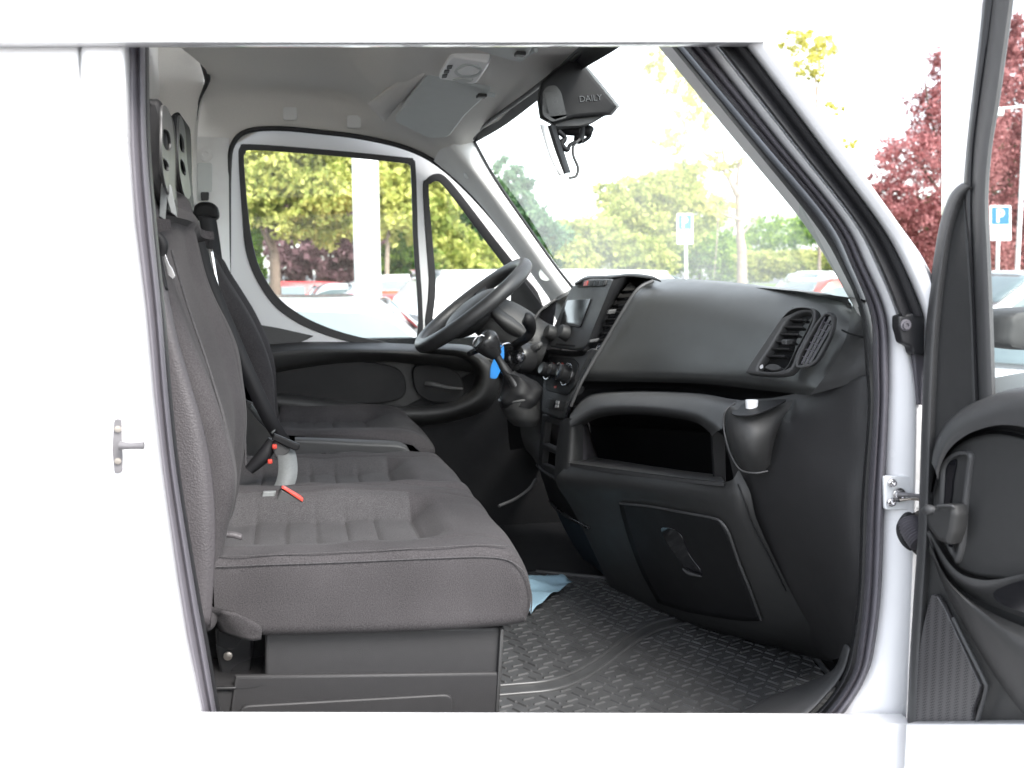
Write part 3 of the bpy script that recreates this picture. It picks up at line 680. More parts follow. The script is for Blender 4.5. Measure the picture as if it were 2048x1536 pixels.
# lighter vinyl side of the near backrest
side_p = [(297, 470), (316, 540), (328, 600), (342, 660), (360, 720), (384, 790), (402, 850), (416, 900), (424, 960), (428, 1020), (428, 1100), (424, 1180), (418, 1262), (380, 1262), (340, 1000), (300, 760), (285, 560)]
patch('backrest_side', [[(316 + 0, 500, 1.596), (333, 580, 1.594), (352, 670, 1.592), (378, 760, 1.592), (404, 850, 1.592), (422, 940, 1.592), (430, 1040, 1.592), (428, 1140, 1.594), (420, 1255, 1.597)],
                        [(308, 500, 1.590), (322, 580, 1.585), (340, 670, 1.580), (362, 760, 1.580), (386, 850, 1.580), (400, 940, 1.580), (408, 1040, 1.582), (408, 1140, 1.586), (404, 1255, 1.59)],
                        [(285, 500, 1.592), (292, 580, 1.588), (300, 670, 1.584), (312, 760, 1.584), (330, 850, 1.584), (345, 940, 1.584), (360, 1040, 1.585), (370, 1140, 1.588), (375, 1255, 1.59)]], M['vinyl'], b1, 5, 5, thick=.003)
tube('piping', [(432, 630, 2.03), (458, 690, 2.03), (474, 760, 2.03), (486, 820, 2.03), (490, 880, 2.03), (491, 930, 2.03)], .002, M['fabric_in'], b1, n=8)
tube('piping', [(343, 500, 1.64), (360, 560, 1.635), (385, 640, 1.632), (410, 712, 1.63), (434, 790, 1.63), (450, 850, 1.63), (458, 920, 1.63), (456, 1000, 1.63)], .002, M['fabric_in'], b1, n=8)
# open framed head restraints
def restraint(side, Y0, Y1, par, fx, openings):
    """upright frame: its side faces the door, its front faces forward with two openings"""
    hr = plate('head_restraint', [lc(side, 4)], PY(Y0), M['plastic_deep'], par, Y1 - Y0, .010)
    fp = P3((fx[0], 230, Y0), (fx[1], 400, Y0), (fx[0] + 20, 300, Y1))
    plate('restraint_front', [lc(openings[0], 3), lc(openings[1], 3), lc(openings[2], 3)], fp, M['restraint_plastic'], hr, .004, .001, off=.005)
    return hr
M['restraint_plastic'] = mat('restraint_plastic', (.055, .055, .055), .4, noise=(40, .1))
h1 = restraint([(288, 210), (306, 196), (322, 204), (331, 240), (333, 300), (333, 360), (336, 420), (318, 410), (300, 380), (288, 330)], 1.66, 1.81, b1, (331, 333),
          [[(326, 214), (334, 214), (344, 240), (350, 300), (350, 370), (351, 400), (336, 384), (327, 350), (324, 300), (325, 250)], [(329, 258), (339, 266), (342, 296), (334, 300), (327, 288), (326, 270)], [(326, 318), (334, 322), (338, 334), (336, 342), (329, 336)]])
h2 = restraint([(338, 240), (352, 223), (362, 234), (365, 290), (366, 350), (370, 410), (352, 400), (344, 350), (338, 300)], 2.10, 2.30, b2, (364, 366),
          [[(359, 236), (366, 240), (372, 270), (374, 320), (382, 390), (370, 392), (360, 350), (357, 300)], [(361, 266), (367, 278), (369, 304), (362, 300), (359, 285)], [(362, 318), (369, 328), (372, 350), (365, 346), (361, 332)]])
plate('belt_guide', [[(328, 356), (342, 372), (352, 420), (354, 434), (342, 425), (334, 395), (330, 440), (318, 432), (322, 370)]], PY(1.652), M['belt_grey'], b1, .006, .001)
strap('belt_guide', [(362, 398, 2.09), (372, 412, 2.09), (372, 440, 2.09)], Vector((1, 0, .2)), .02, M['vinyl'], b2)
# --- bench base
PB = PY(1.635)
base = plate('seat_base', [[(415, 1376), (508, 1372), (522, 1367), (530, 1355), (530, 1255), (1008, 1255), (992, 1560), (380, 1560)]], PB, M['seat_plastic'], bench, .86, .006)
plate('base_step', [[(470, 1352), (1003, 1345), (990, 1560), (440, 1560)]], PY(1.628), M['seat_plastic'], base, .012, .005)
plate('base_panel', [fillet([(478, 1412), (908, 1388), (902, 1560), (470, 1560)], [22, 22, 3, 3])], PY(1.621), M['seat_plastic'], base, .008, .003)
plate('base_pillar', [[(1001, 1258), (1009, 1258), (990, 1560), (982, 1560)]], PY(1.625), M['plastic'], base, .02, .003)
plate('recess_back', [[(400, 1200), (540, 1200), (540, 1400), (400, 1400)]], PY(1.76), M['plastic_deep'], base, .01, 0)
rb = plate('buckle_bracket', [fillet([(430, 1256), (500, 1250), (506, 1290), (500, 1352), (470, 1358), (440, 1348), (432, 1300)], 7)], PY(1.70), M['plastic_smooth'], base, .04, .005)
lathe('bracket_bolt', P(456, 1311, 1.695), (0, -1, 0), [(0, .007), (.004, .007), (.005, .004)], M['metal_dark'], rb, 16)
tube('recess_lip', [(424, 1377, 1.633), (470, 1376, 1.631), (506, 1374, 1.631), (522, 1368, 1.631), (529, 1356, 1.633)], .0032, M['plastic_smooth'], base)
# --- driver's seat
ds = empty('driver_seat', P(720, 930, 2.9), van)
ds['label'] = 'dark grey cloth driver seat behind the steering wheel'
YD = 2.68
od = [xz(x, y, YD) for x, y in [(560, 864), (620, 864), (700, 862), (780, 862), (830, 868), (862, 884), (879, 902), (882, 912), (870, 920), (838, 918), (760, 900), (680, 893), (600, 892), (560, 890)]]
zd = xz(700, 880, YD)[1]; XD = [xz(px, 850, 2.85)[0] for px in (600, 634, 670, 705, 740)]
def drv_fn(x, z, Y, nx, nz):
    u = (Y - 2.68) / .5; top = ss(.1, .8, nz) * ss(zd - .02, zd + .01, z); fr = ss(.2, .9, nx)
    ins = ss(.14, .26, u) * (1 - ss(.74, .86, u)); ff = 1 - ss(XD[-1], XD[-1] + .09, x)
    dz = -.028 * ins * ff * top + .012 * ss(.74, .9, u) * top
    if ff > .3:
        for xi in XD: dz -= .007 * math.exp(-((x - xi) / .006) ** 2) * ins * top
    for us in (.15, .85): dz -= .004 * math.exp(-((u - us) / .014) ** 2) * top
    return -.02 * abs(2 * u - 1) ** 3 * fr, dz
dc = seat_loft('seat_cushion', od, stations(2.68, 3.18, 60, .03), drv_fn, M['fabric'], ds, k=10, rnd=.03)
fb = [(560, 920), (556, 880), (550, 830), (546, 760), (532, 700), (508, 640), (480, 590), (452, 545), (435, 515), (410, 500)]
rbk = [(396, 520), (396, 620), (420, 740), (450, 840), (470, 920)]
odb = [xz(x, y, 2.70) for x, y in fb + rbk]
def db_fn(x, z, Y, nx, nz):
    u = (Y - 2.70) / .46; fr = ss(.3, .9, nx)
    return -.04 * ss(.16, .3, u) * (1 - ss(.7, .84, u)) * fr - .02 * ss(1.35, 1.65, z) * abs(2 * u - 1) ** 2, 0
dbk = seat_loft('backrest', odb, stations(2.70, 3.16, 50, .04), db_fn, M['fabric'], ds, k=8, rnd=.04)
tube('piping', [(470, 600, 2.73), (498, 650, 2.73), (524, 710, 2.73), (536, 760, 2.73), (538, 820, 2.73)], .002, M['fabric_in'], dbk, n=8)
patch('seat_side_shield', [[(590, 874, 2.66), (650, 876, 2.66), (720, 879, 2.66), (790, 882, 2.66), (812, 890, 2.66)], [(590, 880, 2.64), (650, 883, 2.64), (720, 887, 2.64), (795, 891, 2.64), (818, 900, 2.645)],
                           [(590, 894, 2.64), (650, 897, 2.64), (720, 901, 2.64), (800, 904, 2.64), (822, 912, 2.645)], [(590, 960, 2.65), (650, 960, 2.65), (720, 960, 2.65), (800, 960, 2.65), (822, 960, 2.65)]], M['plastic_grey'], ds, 4, 3)
plate('seat_side_lever', [fillet([(640, 908), (672, 903), (800, 910), (812, 920), (660, 922), (632, 926)], 3)], PY(2.638), M['plastic_smooth'], ds, .01, .002)
box('seat_base', (P(700, 1000, 2.93).x, 2.93, 1.03), (.42, .44, .22), M['plastic_deep'], ds, bev=.02)
plate('rear_shield', [[(490, 800), (515, 810), (556, 875), (560, 960), (490, 960)]], PY(2.60), M['plastic'], ds, .02, .003)
# --- belts
plate('belt_loop', [curve([(384, 434), (387, 414), (400, 404), (420, 404), (434, 414), (437, 434), (424, 441), (398, 441)], 4, True)], PY(3.09), M['plastic_deep'], bp, .05, .012)
strap('belt_webbing', [(414, 430, 3.09), (422, 480, 3.08), (430, 540, 3.05), (440, 600, 3.0)], Vector((1, .3, 0)), .048, M['belt'], bp)
strap('belt_webbing', [(366, 420, 2.44), (388, 470, 2.42), (410, 540, 2.42), (436, 610, 2.42), (470, 690, 2.42), (506, 770, 2.43), (540, 840, 2.45), (566, 882, 2.48)], Vector((1, .0, .35)), .034, M['belt'], b2)
plate('belt_adjuster', [fillet([(392, 494), (415, 497), (432, 520), (432, 545), (420, 548), (402, 520)], 4)], PY(2.66), M['plastic_grey'], ds, .01, .002)
strap('belt_adjuster', [(421, 498, 2.64), (428, 540, 2.64), (434, 575, 2.64)], Vector((1, 0, 0)), .010, M['metal'], ds)
strap('lap_belt', [(560, 878, 2.30), (572, 905, 2.26), (576, 940, 2.22), (568, 972, 2.20), (545, 998, 2.18)], Vector((1, 0, -.1)), .040, M['belt_grey'], bench)
strap('lap_belt', [(500, 812, 2.5), (520, 838, 2.48), (548, 864, 2.46)], Vector((.6, 0, .8)), .012, M['belt_grey'], bench)
bkl = plate('belt_buckle', [fillet([(548, 868), (600, 890), (598, 900), (590, 902), (543, 880)], 3)], PY(2.24), M['plastic_deep'], bench, .02, .003)
plate('buckle_cover', [fillet([(548, 880), (582, 898), (575, 908), (552, 918), (545, 900)], 4)], PY(2.25), M['plastic_grey'], bkl, .02, .003)
tube('buckle_stalk', [(546, 880, 2.27), (528, 910, 2.27), (498, 940, 2.27)], [.012, .016, .012], M['belt'], bkl)
for x, y in ((549, 893), (540, 923)): box('release_button', P(x, y, 2.245), (.010, .01, .010), M['red'], bkl, bev=.002)
b3 = plate('belt_buckle', [fillet([(562, 978), (606, 1002), (604, 1008), (548, 1010)], 3)], PY(1.97), M['plastic_grey'], bench, .03, .003)
plate('release_button', [fillet([(562, 976), (568, 975), (607, 998), (605, 1004)], 2)], PY(1.966), M['red'], b3, .02, .001)
plate('buckle_cover', [fillet([(526, 984), (552, 983), (546, 1009), (520, 1009)], 2)], PY(1.976), M['belt_grey'], b3, .012, .002)
# near belt tongue hanging at the door pillar
tg = tube('belt_anchor', [(306, 466, 1.57), (318, 474, 1.57), (326, 490, 1.57), (324, 512, 1.57)], [.005, .007, .008, .006], M['plastic_deep'], bench)
plate('belt_tongue', [[(325, 505), (330, 506), (338, 528), (344, 536), (351, 552), (346, 558), (336, 550), (334, 540)]], PY(1.566), M['metal'], tg, .002, .0004)
strap('belt_webbing', [(304, 440, 1.585), (308, 470, 1.58), (314, 500, 1.58), (320, 530, 1.585), (330, 580, 1.59)], Vector((1, 0, -.1)), .010, M['belt'], tg)
# ================================================================ dashboard
dash = empty('dashboard', P(1400, 1100, 2.0), van)
dash['label'] = 'black moulded dashboard below the windscreen'
# top shelf from the windscreen foot to the front panel
def dtop(px, py, Y): return P(px, py, Y)
E0 = [(1700, 602, 1.56), (1600, 580, 1.72), (1480, 566, 1.95), (1380, 560, 2.12), (1300, 560, 2.28)]   # rear edge of the shelf, near to far
patch('dash_top', [[Vector((.87, 1.44, 1.606)), Vector((.95, 1.75, 1.606)), Vector((.985, 2.2, 1.606)), Vector((.96, 2.7, 1.606)), Vector((.87, 3.12, 1.606))],
                   [Vector((.83, 1.44, 1.612)), Vector((.91, 1.75, 1.616)), Vector((.93, 2.2, 1.620)), Vector((.91, 2.7, 1.616)), Vector((.84, 3.12, 1.608))],
                   [P(1704, 612, 1.60), P(1580, 583, 1.86), P(1380, 564, 2.31), P(1200, 562, 2.66), P(1105, 606, 3.05)]], M['plastic'], dash, 6, 4)
# passenger panel: big smooth bulge
T = [  # columns from left (far) to right (near); rows from top to bottom
 [(1300, 558, 2.520), (1380, 558, 2.310), (1480, 566, 2.090), (1580, 577, 1.850), (1660, 588, 1.670), (1702, 606, 1.580)],
 [(1284, 566, 2.420), (1378, 565, 2.230), (1478, 573, 2.030), (1578, 586, 1.820), (1662, 600, 1.650), (1706, 622, 1.550)],
 [(1268, 585, 2.330), (1370, 587, 2.160), (1470, 595, 1.980), (1570, 607, 1.800), (1656, 621, 1.640), (1704, 643, 1.550)],
 [(1240, 628, 2.32), (1350, 632, 2.14), (1455, 640, 1.95), (1555, 652, 1.77), (1644, 664, 1.61), (1690, 680, 1.53)],
 [(1205, 685, 2.34), (1322, 690, 2.15), (1435, 697, 1.95), (1540, 706, 1.76), (1630, 716, 1.60), (1668, 728, 1.53)],
 [(1180, 725, 2.35), (1305, 732, 2.16), (1420, 738, 1.95), (1528, 746, 1.76), (1612, 752, 1.60), (1646, 758, 1.54)],
 [(1168, 748, 2.36), (1298, 752, 2.17), (1414, 757, 1.96), (1524, 767, 1.77), (1602, 774, 1.61), (1632, 776, 1.55)],
 [(1162, 762, 2.39), (1296, 764, 2.20), (1412, 768, 2.00), (1522, 780, 1.80), (1596, 788, 1.64), (1622, 790, 1.58)]]
patch('airbag_panel', T, M['lid'], dash, 6, 6)
tube('panel_edge', [(1306, 562, 2.30), (1284, 572, 2.29), (1266, 590, 2.29), (1240, 632, 2.30), (1206, 690, 2.32), (1180, 734, 2.33), (1160, 770, 2.34), (1142, 812, 2.36)], .004, M['plastic_grey'], dash, n=8)
# dark recess under the panel
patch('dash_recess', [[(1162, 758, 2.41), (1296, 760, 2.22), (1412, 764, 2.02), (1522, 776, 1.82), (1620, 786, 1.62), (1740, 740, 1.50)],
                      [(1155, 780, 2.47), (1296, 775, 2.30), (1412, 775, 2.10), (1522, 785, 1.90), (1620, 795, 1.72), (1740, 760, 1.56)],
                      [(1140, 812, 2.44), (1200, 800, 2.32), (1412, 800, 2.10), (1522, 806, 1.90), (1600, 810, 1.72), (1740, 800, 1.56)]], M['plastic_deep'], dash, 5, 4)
# rolled lower shelf edge above the open tray
SH = [
 [(1146, 822, 2.460), (1160, 802, 2.430), (1190, 787, 2.370), (1260, 782, 2.270), (1340, 783, 2.130), (1410, 788, 2.000), (1456, 797, 1.890), (1500, 802, 1.830)],
 [(1140, 832, 2.365), (1162, 810, 2.335), (1196, 794, 2.275), (1262, 789, 2.165), (1340, 791, 2.025), (1405, 797, 1.895), (1442, 808, 1.795), (1470, 815, 1.735)],
 [(1140, 848, 2.33), (1166, 828, 2.29), (1200, 814, 2.23), (1262, 808, 2.11), (1338, 812, 1.97), (1398, 820, 1.85), (1430, 836, 1.76), (1450, 850, 1.71)],
 [(1146, 856, 2.34), (1172, 838, 2.30), (1204, 826, 2.24), (1262, 822, 2.12), (1336, 827, 1.98), (1392, 836, 1.86), (1422, 850, 1.77), (1436, 862, 1.73)],
 [(1160, 858, 2.40), (1180, 843, 2.37), (1210, 833, 2.31), (1262, 829, 2.20), (1334, 834, 2.06), (1388, 844, 1.94), (1414, 860, 1.85), (1424, 872, 1.82)]]
patch('tray_brow', SH, M['plastic_grey'], dash, 5, 5)
# tray: open box with its floor, ends and back
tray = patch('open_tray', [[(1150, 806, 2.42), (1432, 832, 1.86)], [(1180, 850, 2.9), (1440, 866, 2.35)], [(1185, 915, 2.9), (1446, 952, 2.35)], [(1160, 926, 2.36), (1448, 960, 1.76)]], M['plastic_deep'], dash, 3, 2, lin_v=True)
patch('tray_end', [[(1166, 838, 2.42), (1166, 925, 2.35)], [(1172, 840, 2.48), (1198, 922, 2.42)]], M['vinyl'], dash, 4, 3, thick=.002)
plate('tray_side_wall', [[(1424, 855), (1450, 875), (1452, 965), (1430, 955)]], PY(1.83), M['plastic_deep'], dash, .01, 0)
patch('tray_lip', [[(1150, 908, 2.52), (1240, 922, 2.28), (1345, 938, 2.06), (1440, 950, 1.88)],
                   [(1137, 924, 2.345), (1240, 937, 2.11), (1345, 951, 1.89), (1449, 962, 1.72)], [(1141, 926, 2.33), (1240, 941, 2.10), (1345, 955, 1.88), (1448, 966, 1.71)],
                   [(1141, 933, 2.33), (1240, 948, 2.10), (1345, 962, 1.88), (1448, 973, 1.71)]], M['plastic_grey'], dash, 6, 3)
# left cheek between the stack and the tray
patch('tray_cheek', [[(1120, 845, 2.46), (1112, 900, 2.45), (1108, 960, 2.44)], [(1134, 836, 2.36), (1130, 900, 2.36), (1124, 965, 2.36)], [(1146, 838, 2.33), (1144, 890, 2.335), (1140, 945, 2.335)], [(1166, 848, 2.35), (1166, 890, 2.35), (1166, 926, 2.35)]], M['plastic'], dash, 5, 5)
# lower front, falling away to the footwell
LF = [
 [(1140, 926, 2.34), (1240, 940, 2.11), (1345, 954, 1.885), (1450, 964, 1.72), (1478, 940, 1.70)],
 [(1112, 962, 2.38), (1228, 972, 2.12), (1340, 985, 1.88), (1452, 995, 1.715), (1500, 985, 1.68)],
 [(1140, 1010, 2.42), (1238, 1005, 2.15), (1345, 1018, 1.92), (1458, 1040, 1.73), (1512, 1035, 1.68)],
 [(1176, 1080, 2.44), (1262, 1080, 2.18), (1362, 1095, 1.95), (1480, 1120, 1.76), (1545, 1110, 1.69)],
 [(1206, 1145, 2.44), (1292, 1160, 2.20), (1385, 1175, 1.97), (1508, 1200, 1.79), (1580, 1180, 1.70)],
 [(1222, 1180, 2.46), (1318, 1226, 2.26), (1410, 1244, 2.02), (1540, 1270, 1.84), (1622, 1255, 1.72)],
 [(1240, 1195, 2.56), (1340, 1248, 2.42), (1420, 1268, 2.2), (1560, 1300, 1.98), (1668, 1325, 1.80)]]
lpo = patch('lower_panel', LF, M['plastic'], dash, 6, 6)
# glove door on it
def gd(x, y, o=0): return surf(lpo, x, y, o * .2)
gl = patch('glove_box_lid', [[gd(1240, 1006, .045), gd(1300, 1012, .045), gd(1360, 1022, .045), gd(1420, 1035, .045), gd(1445, 1048, .045)],
                        [gd(1245, 1030, .05), gd(1305, 1038, .05), gd(1365, 1048, .05), gd(1425, 1060, .05), gd(1462, 1078, .05)],
                        [gd(1262, 1085, .05), gd(1325, 1095, .05), gd(1388, 1106, .05), gd(1440, 1118, .05), gd(1480, 1130, .05)],
                        [gd(1285, 1145, .05), gd(1348, 1160, .05), gd(1410, 1172, .05), gd(1462, 1180, .05), gd(1500, 1185, .05)],
                        [gd(1318, 1205, .045), gd(1375, 1222, .045), gd(1430, 1232, .045), gd(1485, 1240, .045), gd(1522, 1240, .045)]], M['plastic_deep'], dash, 5, 5, thick=.006)
tube('lid_edge', [gd(1240, 1007, .055), gd(1300, 1013, .055), gd(1360, 1024, .055), gd(1425, 1036, .055), gd(1444, 1046, .055), gd(1458, 1068, .055), gd(1476, 1120, .055), gd(1500, 1180, .055), gd(1522, 1240, .05)], .0028, M['plastic_grey'], gl, n=8)
tube('lid_edge', [gd(1240, 1010, .052), gd(1246, 1040, .055), gd(1262, 1085, .055), gd(1284, 1145, .055), gd(1316, 1202, .05)], .0018, M['plastic_grey'], gl, n=8)
glp = P3(gd(1320, 1050, .062), gd(1420, 1070, .062), gd(1400, 1160, .062))
plate('lid_recess_shade', [curve([(1322, 1056), (1345, 1058), (1362, 1072), (1378, 1110), (1400, 1140), (1400, 1154), (1378, 1146), (1350, 1110), (1330, 1080)], 4, True)], glp, M['gloss'], gl, .004, .001, off=.004)  # dark plate on the lid, standing in for the shade of the recess
tube('lid_handle_glint', [glp.at(1366, 1138, .008), glp.at(1378, 1147, .010), glp.at(1402, 1153, .008)], [.002, .0035, .0015], M['plastic_grey'], gl)  # thin grey sliver modelled for the bright glint at the recess foot
# near end of the dashboard
patch('dash_end', [
 [(1706, 606, 1.56), (1722, 626, 1.50), (1740, 660, 1.47)],
 [(1690, 680, 1.525), (1715, 690, 1.49), (1744, 700, 1.465)],
 [(1650, 752, 1.53), (1700, 740, 1.49), (1746, 730, 1.465)],
 [(1620, 790, 1.56), (1690, 770, 1.50), (1746, 748, 1.465)]], M['plastic'], dash, 4, 5)
tube('end_seam', [(1684, 660, 1.525), (1702, 668, 1.50), (1732, 675, 1.475)], .0016, M['plastic_deep'], dash, n=8)
patch('end_panel', [
 [(1440, 812, 1.86), (1520, 800, 1.76), (1600, 785, 1.64), (1700, 758, 1.50), (1750, 742, 1.465)],
 [(1440, 850, 1.84), (1530, 830, 1.70), (1610, 805, 1.60), (1700, 770, 1.49), (1748, 752, 1.46)],
 [(1448, 880, 1.78), (1530, 860, 1.675), (1610, 845, 1.575), (1700, 835, 1.485), (1746, 830, 1.46)],
 [(1462, 930, 1.76), (1530, 930, 1.665), (1610, 925, 1.565), (1700, 920, 1.485), (1740, 915, 1.46)],
 [(1478, 1010, 1.74), (1540, 1010, 1.66), (1615, 1005, 1.565), (1690, 1000, 1.485), (1736, 1000, 1.46)],
 [(1510, 1100, 1.75), (1570, 1100, 1.665), (1630, 1095, 1.57), (1690, 1095, 1.49), (1730, 1100, 1.462)],
 [(1552, 1190, 1.76), (1600, 1190, 1.68), (1650, 1185, 1.59), (1690, 1190, 1.51), (1726, 1200, 1.465)],
 [(1602, 1270, 1.79), (1635, 1275, 1.72), (1664, 1275, 1.63), (1692, 1275, 1.54), (1714, 1280, 1.48)],
 [(1652, 1318, 1.82), (1660, 1320, 1.76), (1672, 1318, 1.68), (1684, 1314, 1.58), (1702, 1310, 1.50)]], M['seat_plastic'], dash, 5, 5)
tube('end_seam', [surf(lpo, x, y, .004) for x, y in ((1476, 968), (1492, 1010), (1506, 1050), (1538, 1112), (1572, 1182))], .0014, M['plastic_deep'], dash, n=8)
# cup holder
ch = patch('cup_holder', [
 [(1450, 858, 1.690), (1448, 830, 1.680), (1458, 812, 1.670), (1490, 800, 1.680), (1535, 797, 1.670), (1580, 797, 1.650)],
 [(1452, 862, 1.675), (1452, 834, 1.665), (1463, 818, 1.655), (1500, 832, 1.630), (1545, 822, 1.630), (1585, 804, 1.635)],
 [(1453, 876, 1.670), (1460, 870, 1.650), (1475, 868, 1.630), (1505, 868, 1.610), (1540, 862, 1.610), (1560, 850, 1.625)],
 [(1462, 905, 1.670), (1470, 905, 1.650), (1484, 906, 1.630), (1508, 906, 1.615), (1535, 902, 1.618), (1546, 895, 1.630)],
 [(1482, 938, 1.670), (1488, 941, 1.660), (1498, 944, 1.650), (1512, 945, 1.645), (1530, 940, 1.640), (1540, 930, 1.640)]], M['plastic'], dash, 5, 5)
tube('holder_seam', [(1470, 806, 1.670), (1452, 820, 1.660), (1447, 846, 1.665), (1452, 880, 1.660), (1464, 915, 1.660), (1482, 940, 1.655), (1510, 946, 1.630), (1536, 942, 1.625)], .0016, M['plastic_grey'], ch, n=8)
plate('cup_well', [curve([(1464, 826), (1474, 812), (1505, 803), (1555, 799), (1572, 800), (1545, 815), (1510, 828), (1480, 831)], 4, True)], P3((1464, 826, 1.648), (1572, 800, 1.632), (1505, 803, 1.674)), M['plastic_deep'], ch, .002, .0, off=.003)
# white stub in the cup well
# ---- right air vent and window vent
vp = P3((1520, 700, 1.72), (1640, 640, 1.63), (1600, 740, 1.625))
def bezel(name, out, inn, pl, m, par, t=.02, b=.004, off=.0, k=4): return plate(name, [curve(out, k, True), curve(inn, k, True)], pl, m, par, t, b, off=off)
vb = bezel('air_vent', [(1494, 735), (1530, 680), (1562, 634), (1586, 614), (1616, 612), (1630, 622), (1626, 650), (1600, 700), (1575, 745), (1500, 746)],
           [(1516, 732), (1540, 695), (1570, 645), (1592, 628), (1614, 624), (1622, 632), (1610, 660), (1588, 700), (1566, 738), (1524, 742)], vp, M['plastic_grey'], dash, .02, .004, off=.016)
plate('vent_back', [[(1505, 745), (1570, 745), (1630, 625), (1585, 615)]], vp, M['plastic_deep'], vb, .004, 0, off=-.022)
for i in range(6):
    f = i / 5; xl = 1578 - 55 * f; xr = 1618 - 44 * f; y = 642 + 72 * f
    a = vp.at(xl, y, .004); b = vp.at(xr, y + 1, .004); c = (a + b) / 2; d = (b - a)
    q = d.normalized(); up = vp.n
    rotm = Matrix((q, vp.n, q.cross(vp.n))).transposed()
    box('vent_slat', c, (d.length, .016, .0035), M['plastic_smooth'], vb, rot=rotm, bev=.001)
box('vent_tab', vp.at(1578, 684, .012), (.026, .012, .009), M['plastic_grey'], vb, rot=Matrix.Rotation(R(20), 3, 'Z'), bev=.002)
wheelp = plate('vent_wheel', [curve([(1528, 734), (1545, 727), (1562, 735), (1545, 741)], 4, True)], vp, M['plastic_grey'], vb, .01, .002, off=.012)
plate('vent_mark', [curve([(1520, 732), (1525, 729), (1525, 736), (1520, 737)], 3, True)], vp, M['print'], vb, .001, 0, off=.014)
vp2 = P3((1600, 725, 1.60), (1650, 640, 1.585), (1665, 650, 1.58))
vp2 = P3((1590, 735, 1.60), (1668, 640, 1.56), (1640, 720, 1.57))
vw = bezel('window_vent', [(1590, 728), (1600, 700), (1625, 655), (1645, 628), (1656, 624), (1668, 634), (1664, 664), (1645, 705), (1625, 730), (1598, 736)],
           [(1596, 726), (1606, 700), (1630, 658), (1646, 634), (1655, 630), (1662, 638), (1658, 664), (1640, 702), (1622, 724), (1600, 730)], vp2, M['plastic_grey'], dash, .016, .003, off=.020)
plate('vent_back', [curve([(1594, 728), (1606, 698), (1630, 656), (1650, 630), (1664, 636), (1660, 664), (1642, 704), (1622, 728)], 3, True)], vp2, M['gloss'], vw, .003, 0, off=.007)
for (x0, y0, x1, y1) in ((1603, 727, 1650, 634), (1610, 728, 1656, 640), (1618, 726, 1660, 652)):
    a = vp2.at(x0, y0, .014); b = vp2.at(x1, y1, .014)
    tube('vent_slat', [a, b], .0013, M['seal'], vw, n=6, k=2)
for i in range(6):
    f = i / 5; tube('vent_slat', [vp2.at(1602 + 42 * f, 712 - 70 * f, .012), vp2.at(1620 + 40 * f, 716 - 66 * f, .012)], .0009, M['seal'], vw, n=6, k=2)
# ---- centre stack
patch('hood_filler', [[(1160, 566, 2.66), (1200, 552, 2.60), (1262, 549, 2.50), (1310, 556, 2.40)], [(1160, 580, 2.66), (1205, 572, 2.60), (1262, 572, 2.54), (1300, 574, 2.46)], [(1150, 600, 2.70), (1200, 600, 2.62), (1250, 600, 2.56), (1280, 600, 2.50)]], M['plastic_deep'], dash, 4, 3)
SP = P3((1110, 690, 2.74), (1190, 700, 2.42), (1225, 565, 2.45))     # face with the screen
stk = plate('radio_panel', [fillet([(1142, 574), (1172, 556), (1222, 557), (1226, 562), (1172, 695), (1150, 700), (1096, 692), (1096, 680)], [12, 14, 8, 6, 16, 10, 8, 5])], SP, M['plastic_grey'], dash, .014, .004, off=.008)
scp = plate('screen', [fillet([(1134, 600), (1181, 597), (1160, 654), (1119, 652)], 3)], SP, M['gloss'], stk, .004, .001, off=.0115)
hzp = plate('button_strip', [fillet([(1158, 560), (1212, 558), (1208, 572), (1150, 574)], 4)], SP, M['plastic'], stk, .006, .002, off=.012)
plate('hazard_button', [fillet([(1169, 563), (1176, 561), (1173, 571), (1166, 572)], 1)], SP, M['red'], hzp, .002, .0004, off=.0135)
for x in (1184, 1194, 1204): plate('button', [fillet([(x - 4, 562), (x + 3, 561), (x + 1, 570), (x - 6, 571)], 1)], SP, M['plastic_deep'], hzp, .002, .0004, off=.0132)
for x, y in ((1108, 668), (1136, 668)):
    c = SP.at(x, y, .008); lathe('knob', c, SP.n + Vector((-.1, -.15, .1)), [(0, .021), (.010, .020), (.022, .0185), (.025, .017), (.026, .012)], M['plastic'], stk, 28)
plate('button_row', [fillet([(1112, 686), (1150, 690), (1149, 693), (1111, 690)], 1)], SP, M['plastic_deep'], stk, .002, .0004, off=.0095)
# side of the stack and centre vent
patch('stack_side', [[(1226, 560, 2.42), (1206, 610, 2.42), (1190, 650, 2.42), (1174, 692, 2.42), (1152, 702, 2.44), (1098, 698, 2.72)],
                     [(1256, 552, 2.44), (1222, 610, 2.44), (1205, 650, 2.44), (1188, 692, 2.44), (1160, 712, 2.46), (1096, 706, 2.74)],
                     [(1262, 553, 2.55), (1228, 610, 2.55), (1212, 650, 2.55), (1192, 695, 2.53), (1165, 714, 2.52), (1096, 708, 2.78)]], M['plastic_deep'], dash, 5, 3)
CV = P3((1195, 695, 2.44), (1300, 570, 2.40), (1235, 575, 2.50))
cv = plate('air_vent', [[(1188, 692), (1204, 650), (1232, 596), (1264, 560), (1300, 558), (1268, 590), (1236, 640), (1200, 700)]], PY(2.52), M['gloss'], dash, .01, 0)
for i in range(8):
    f = i / 7; xl = 1250 - 62 * f; y = 584 + 98 * f; xr = 1272 - 68 * f + 8
    tube('vent_slat', [(xl - 6, y + 1, 2.50), (xl + 8, y, 2.45), (xr, y - 1, 2.42)], .0042, M['plastic_smooth'], cv, n=8)
plate('vent_tab', [fillet([(1218, 620), (1234, 618), (1230, 628), (1214, 629)], 3)], PY(2.40), M['plastic_grey'], cv, .012, .002)
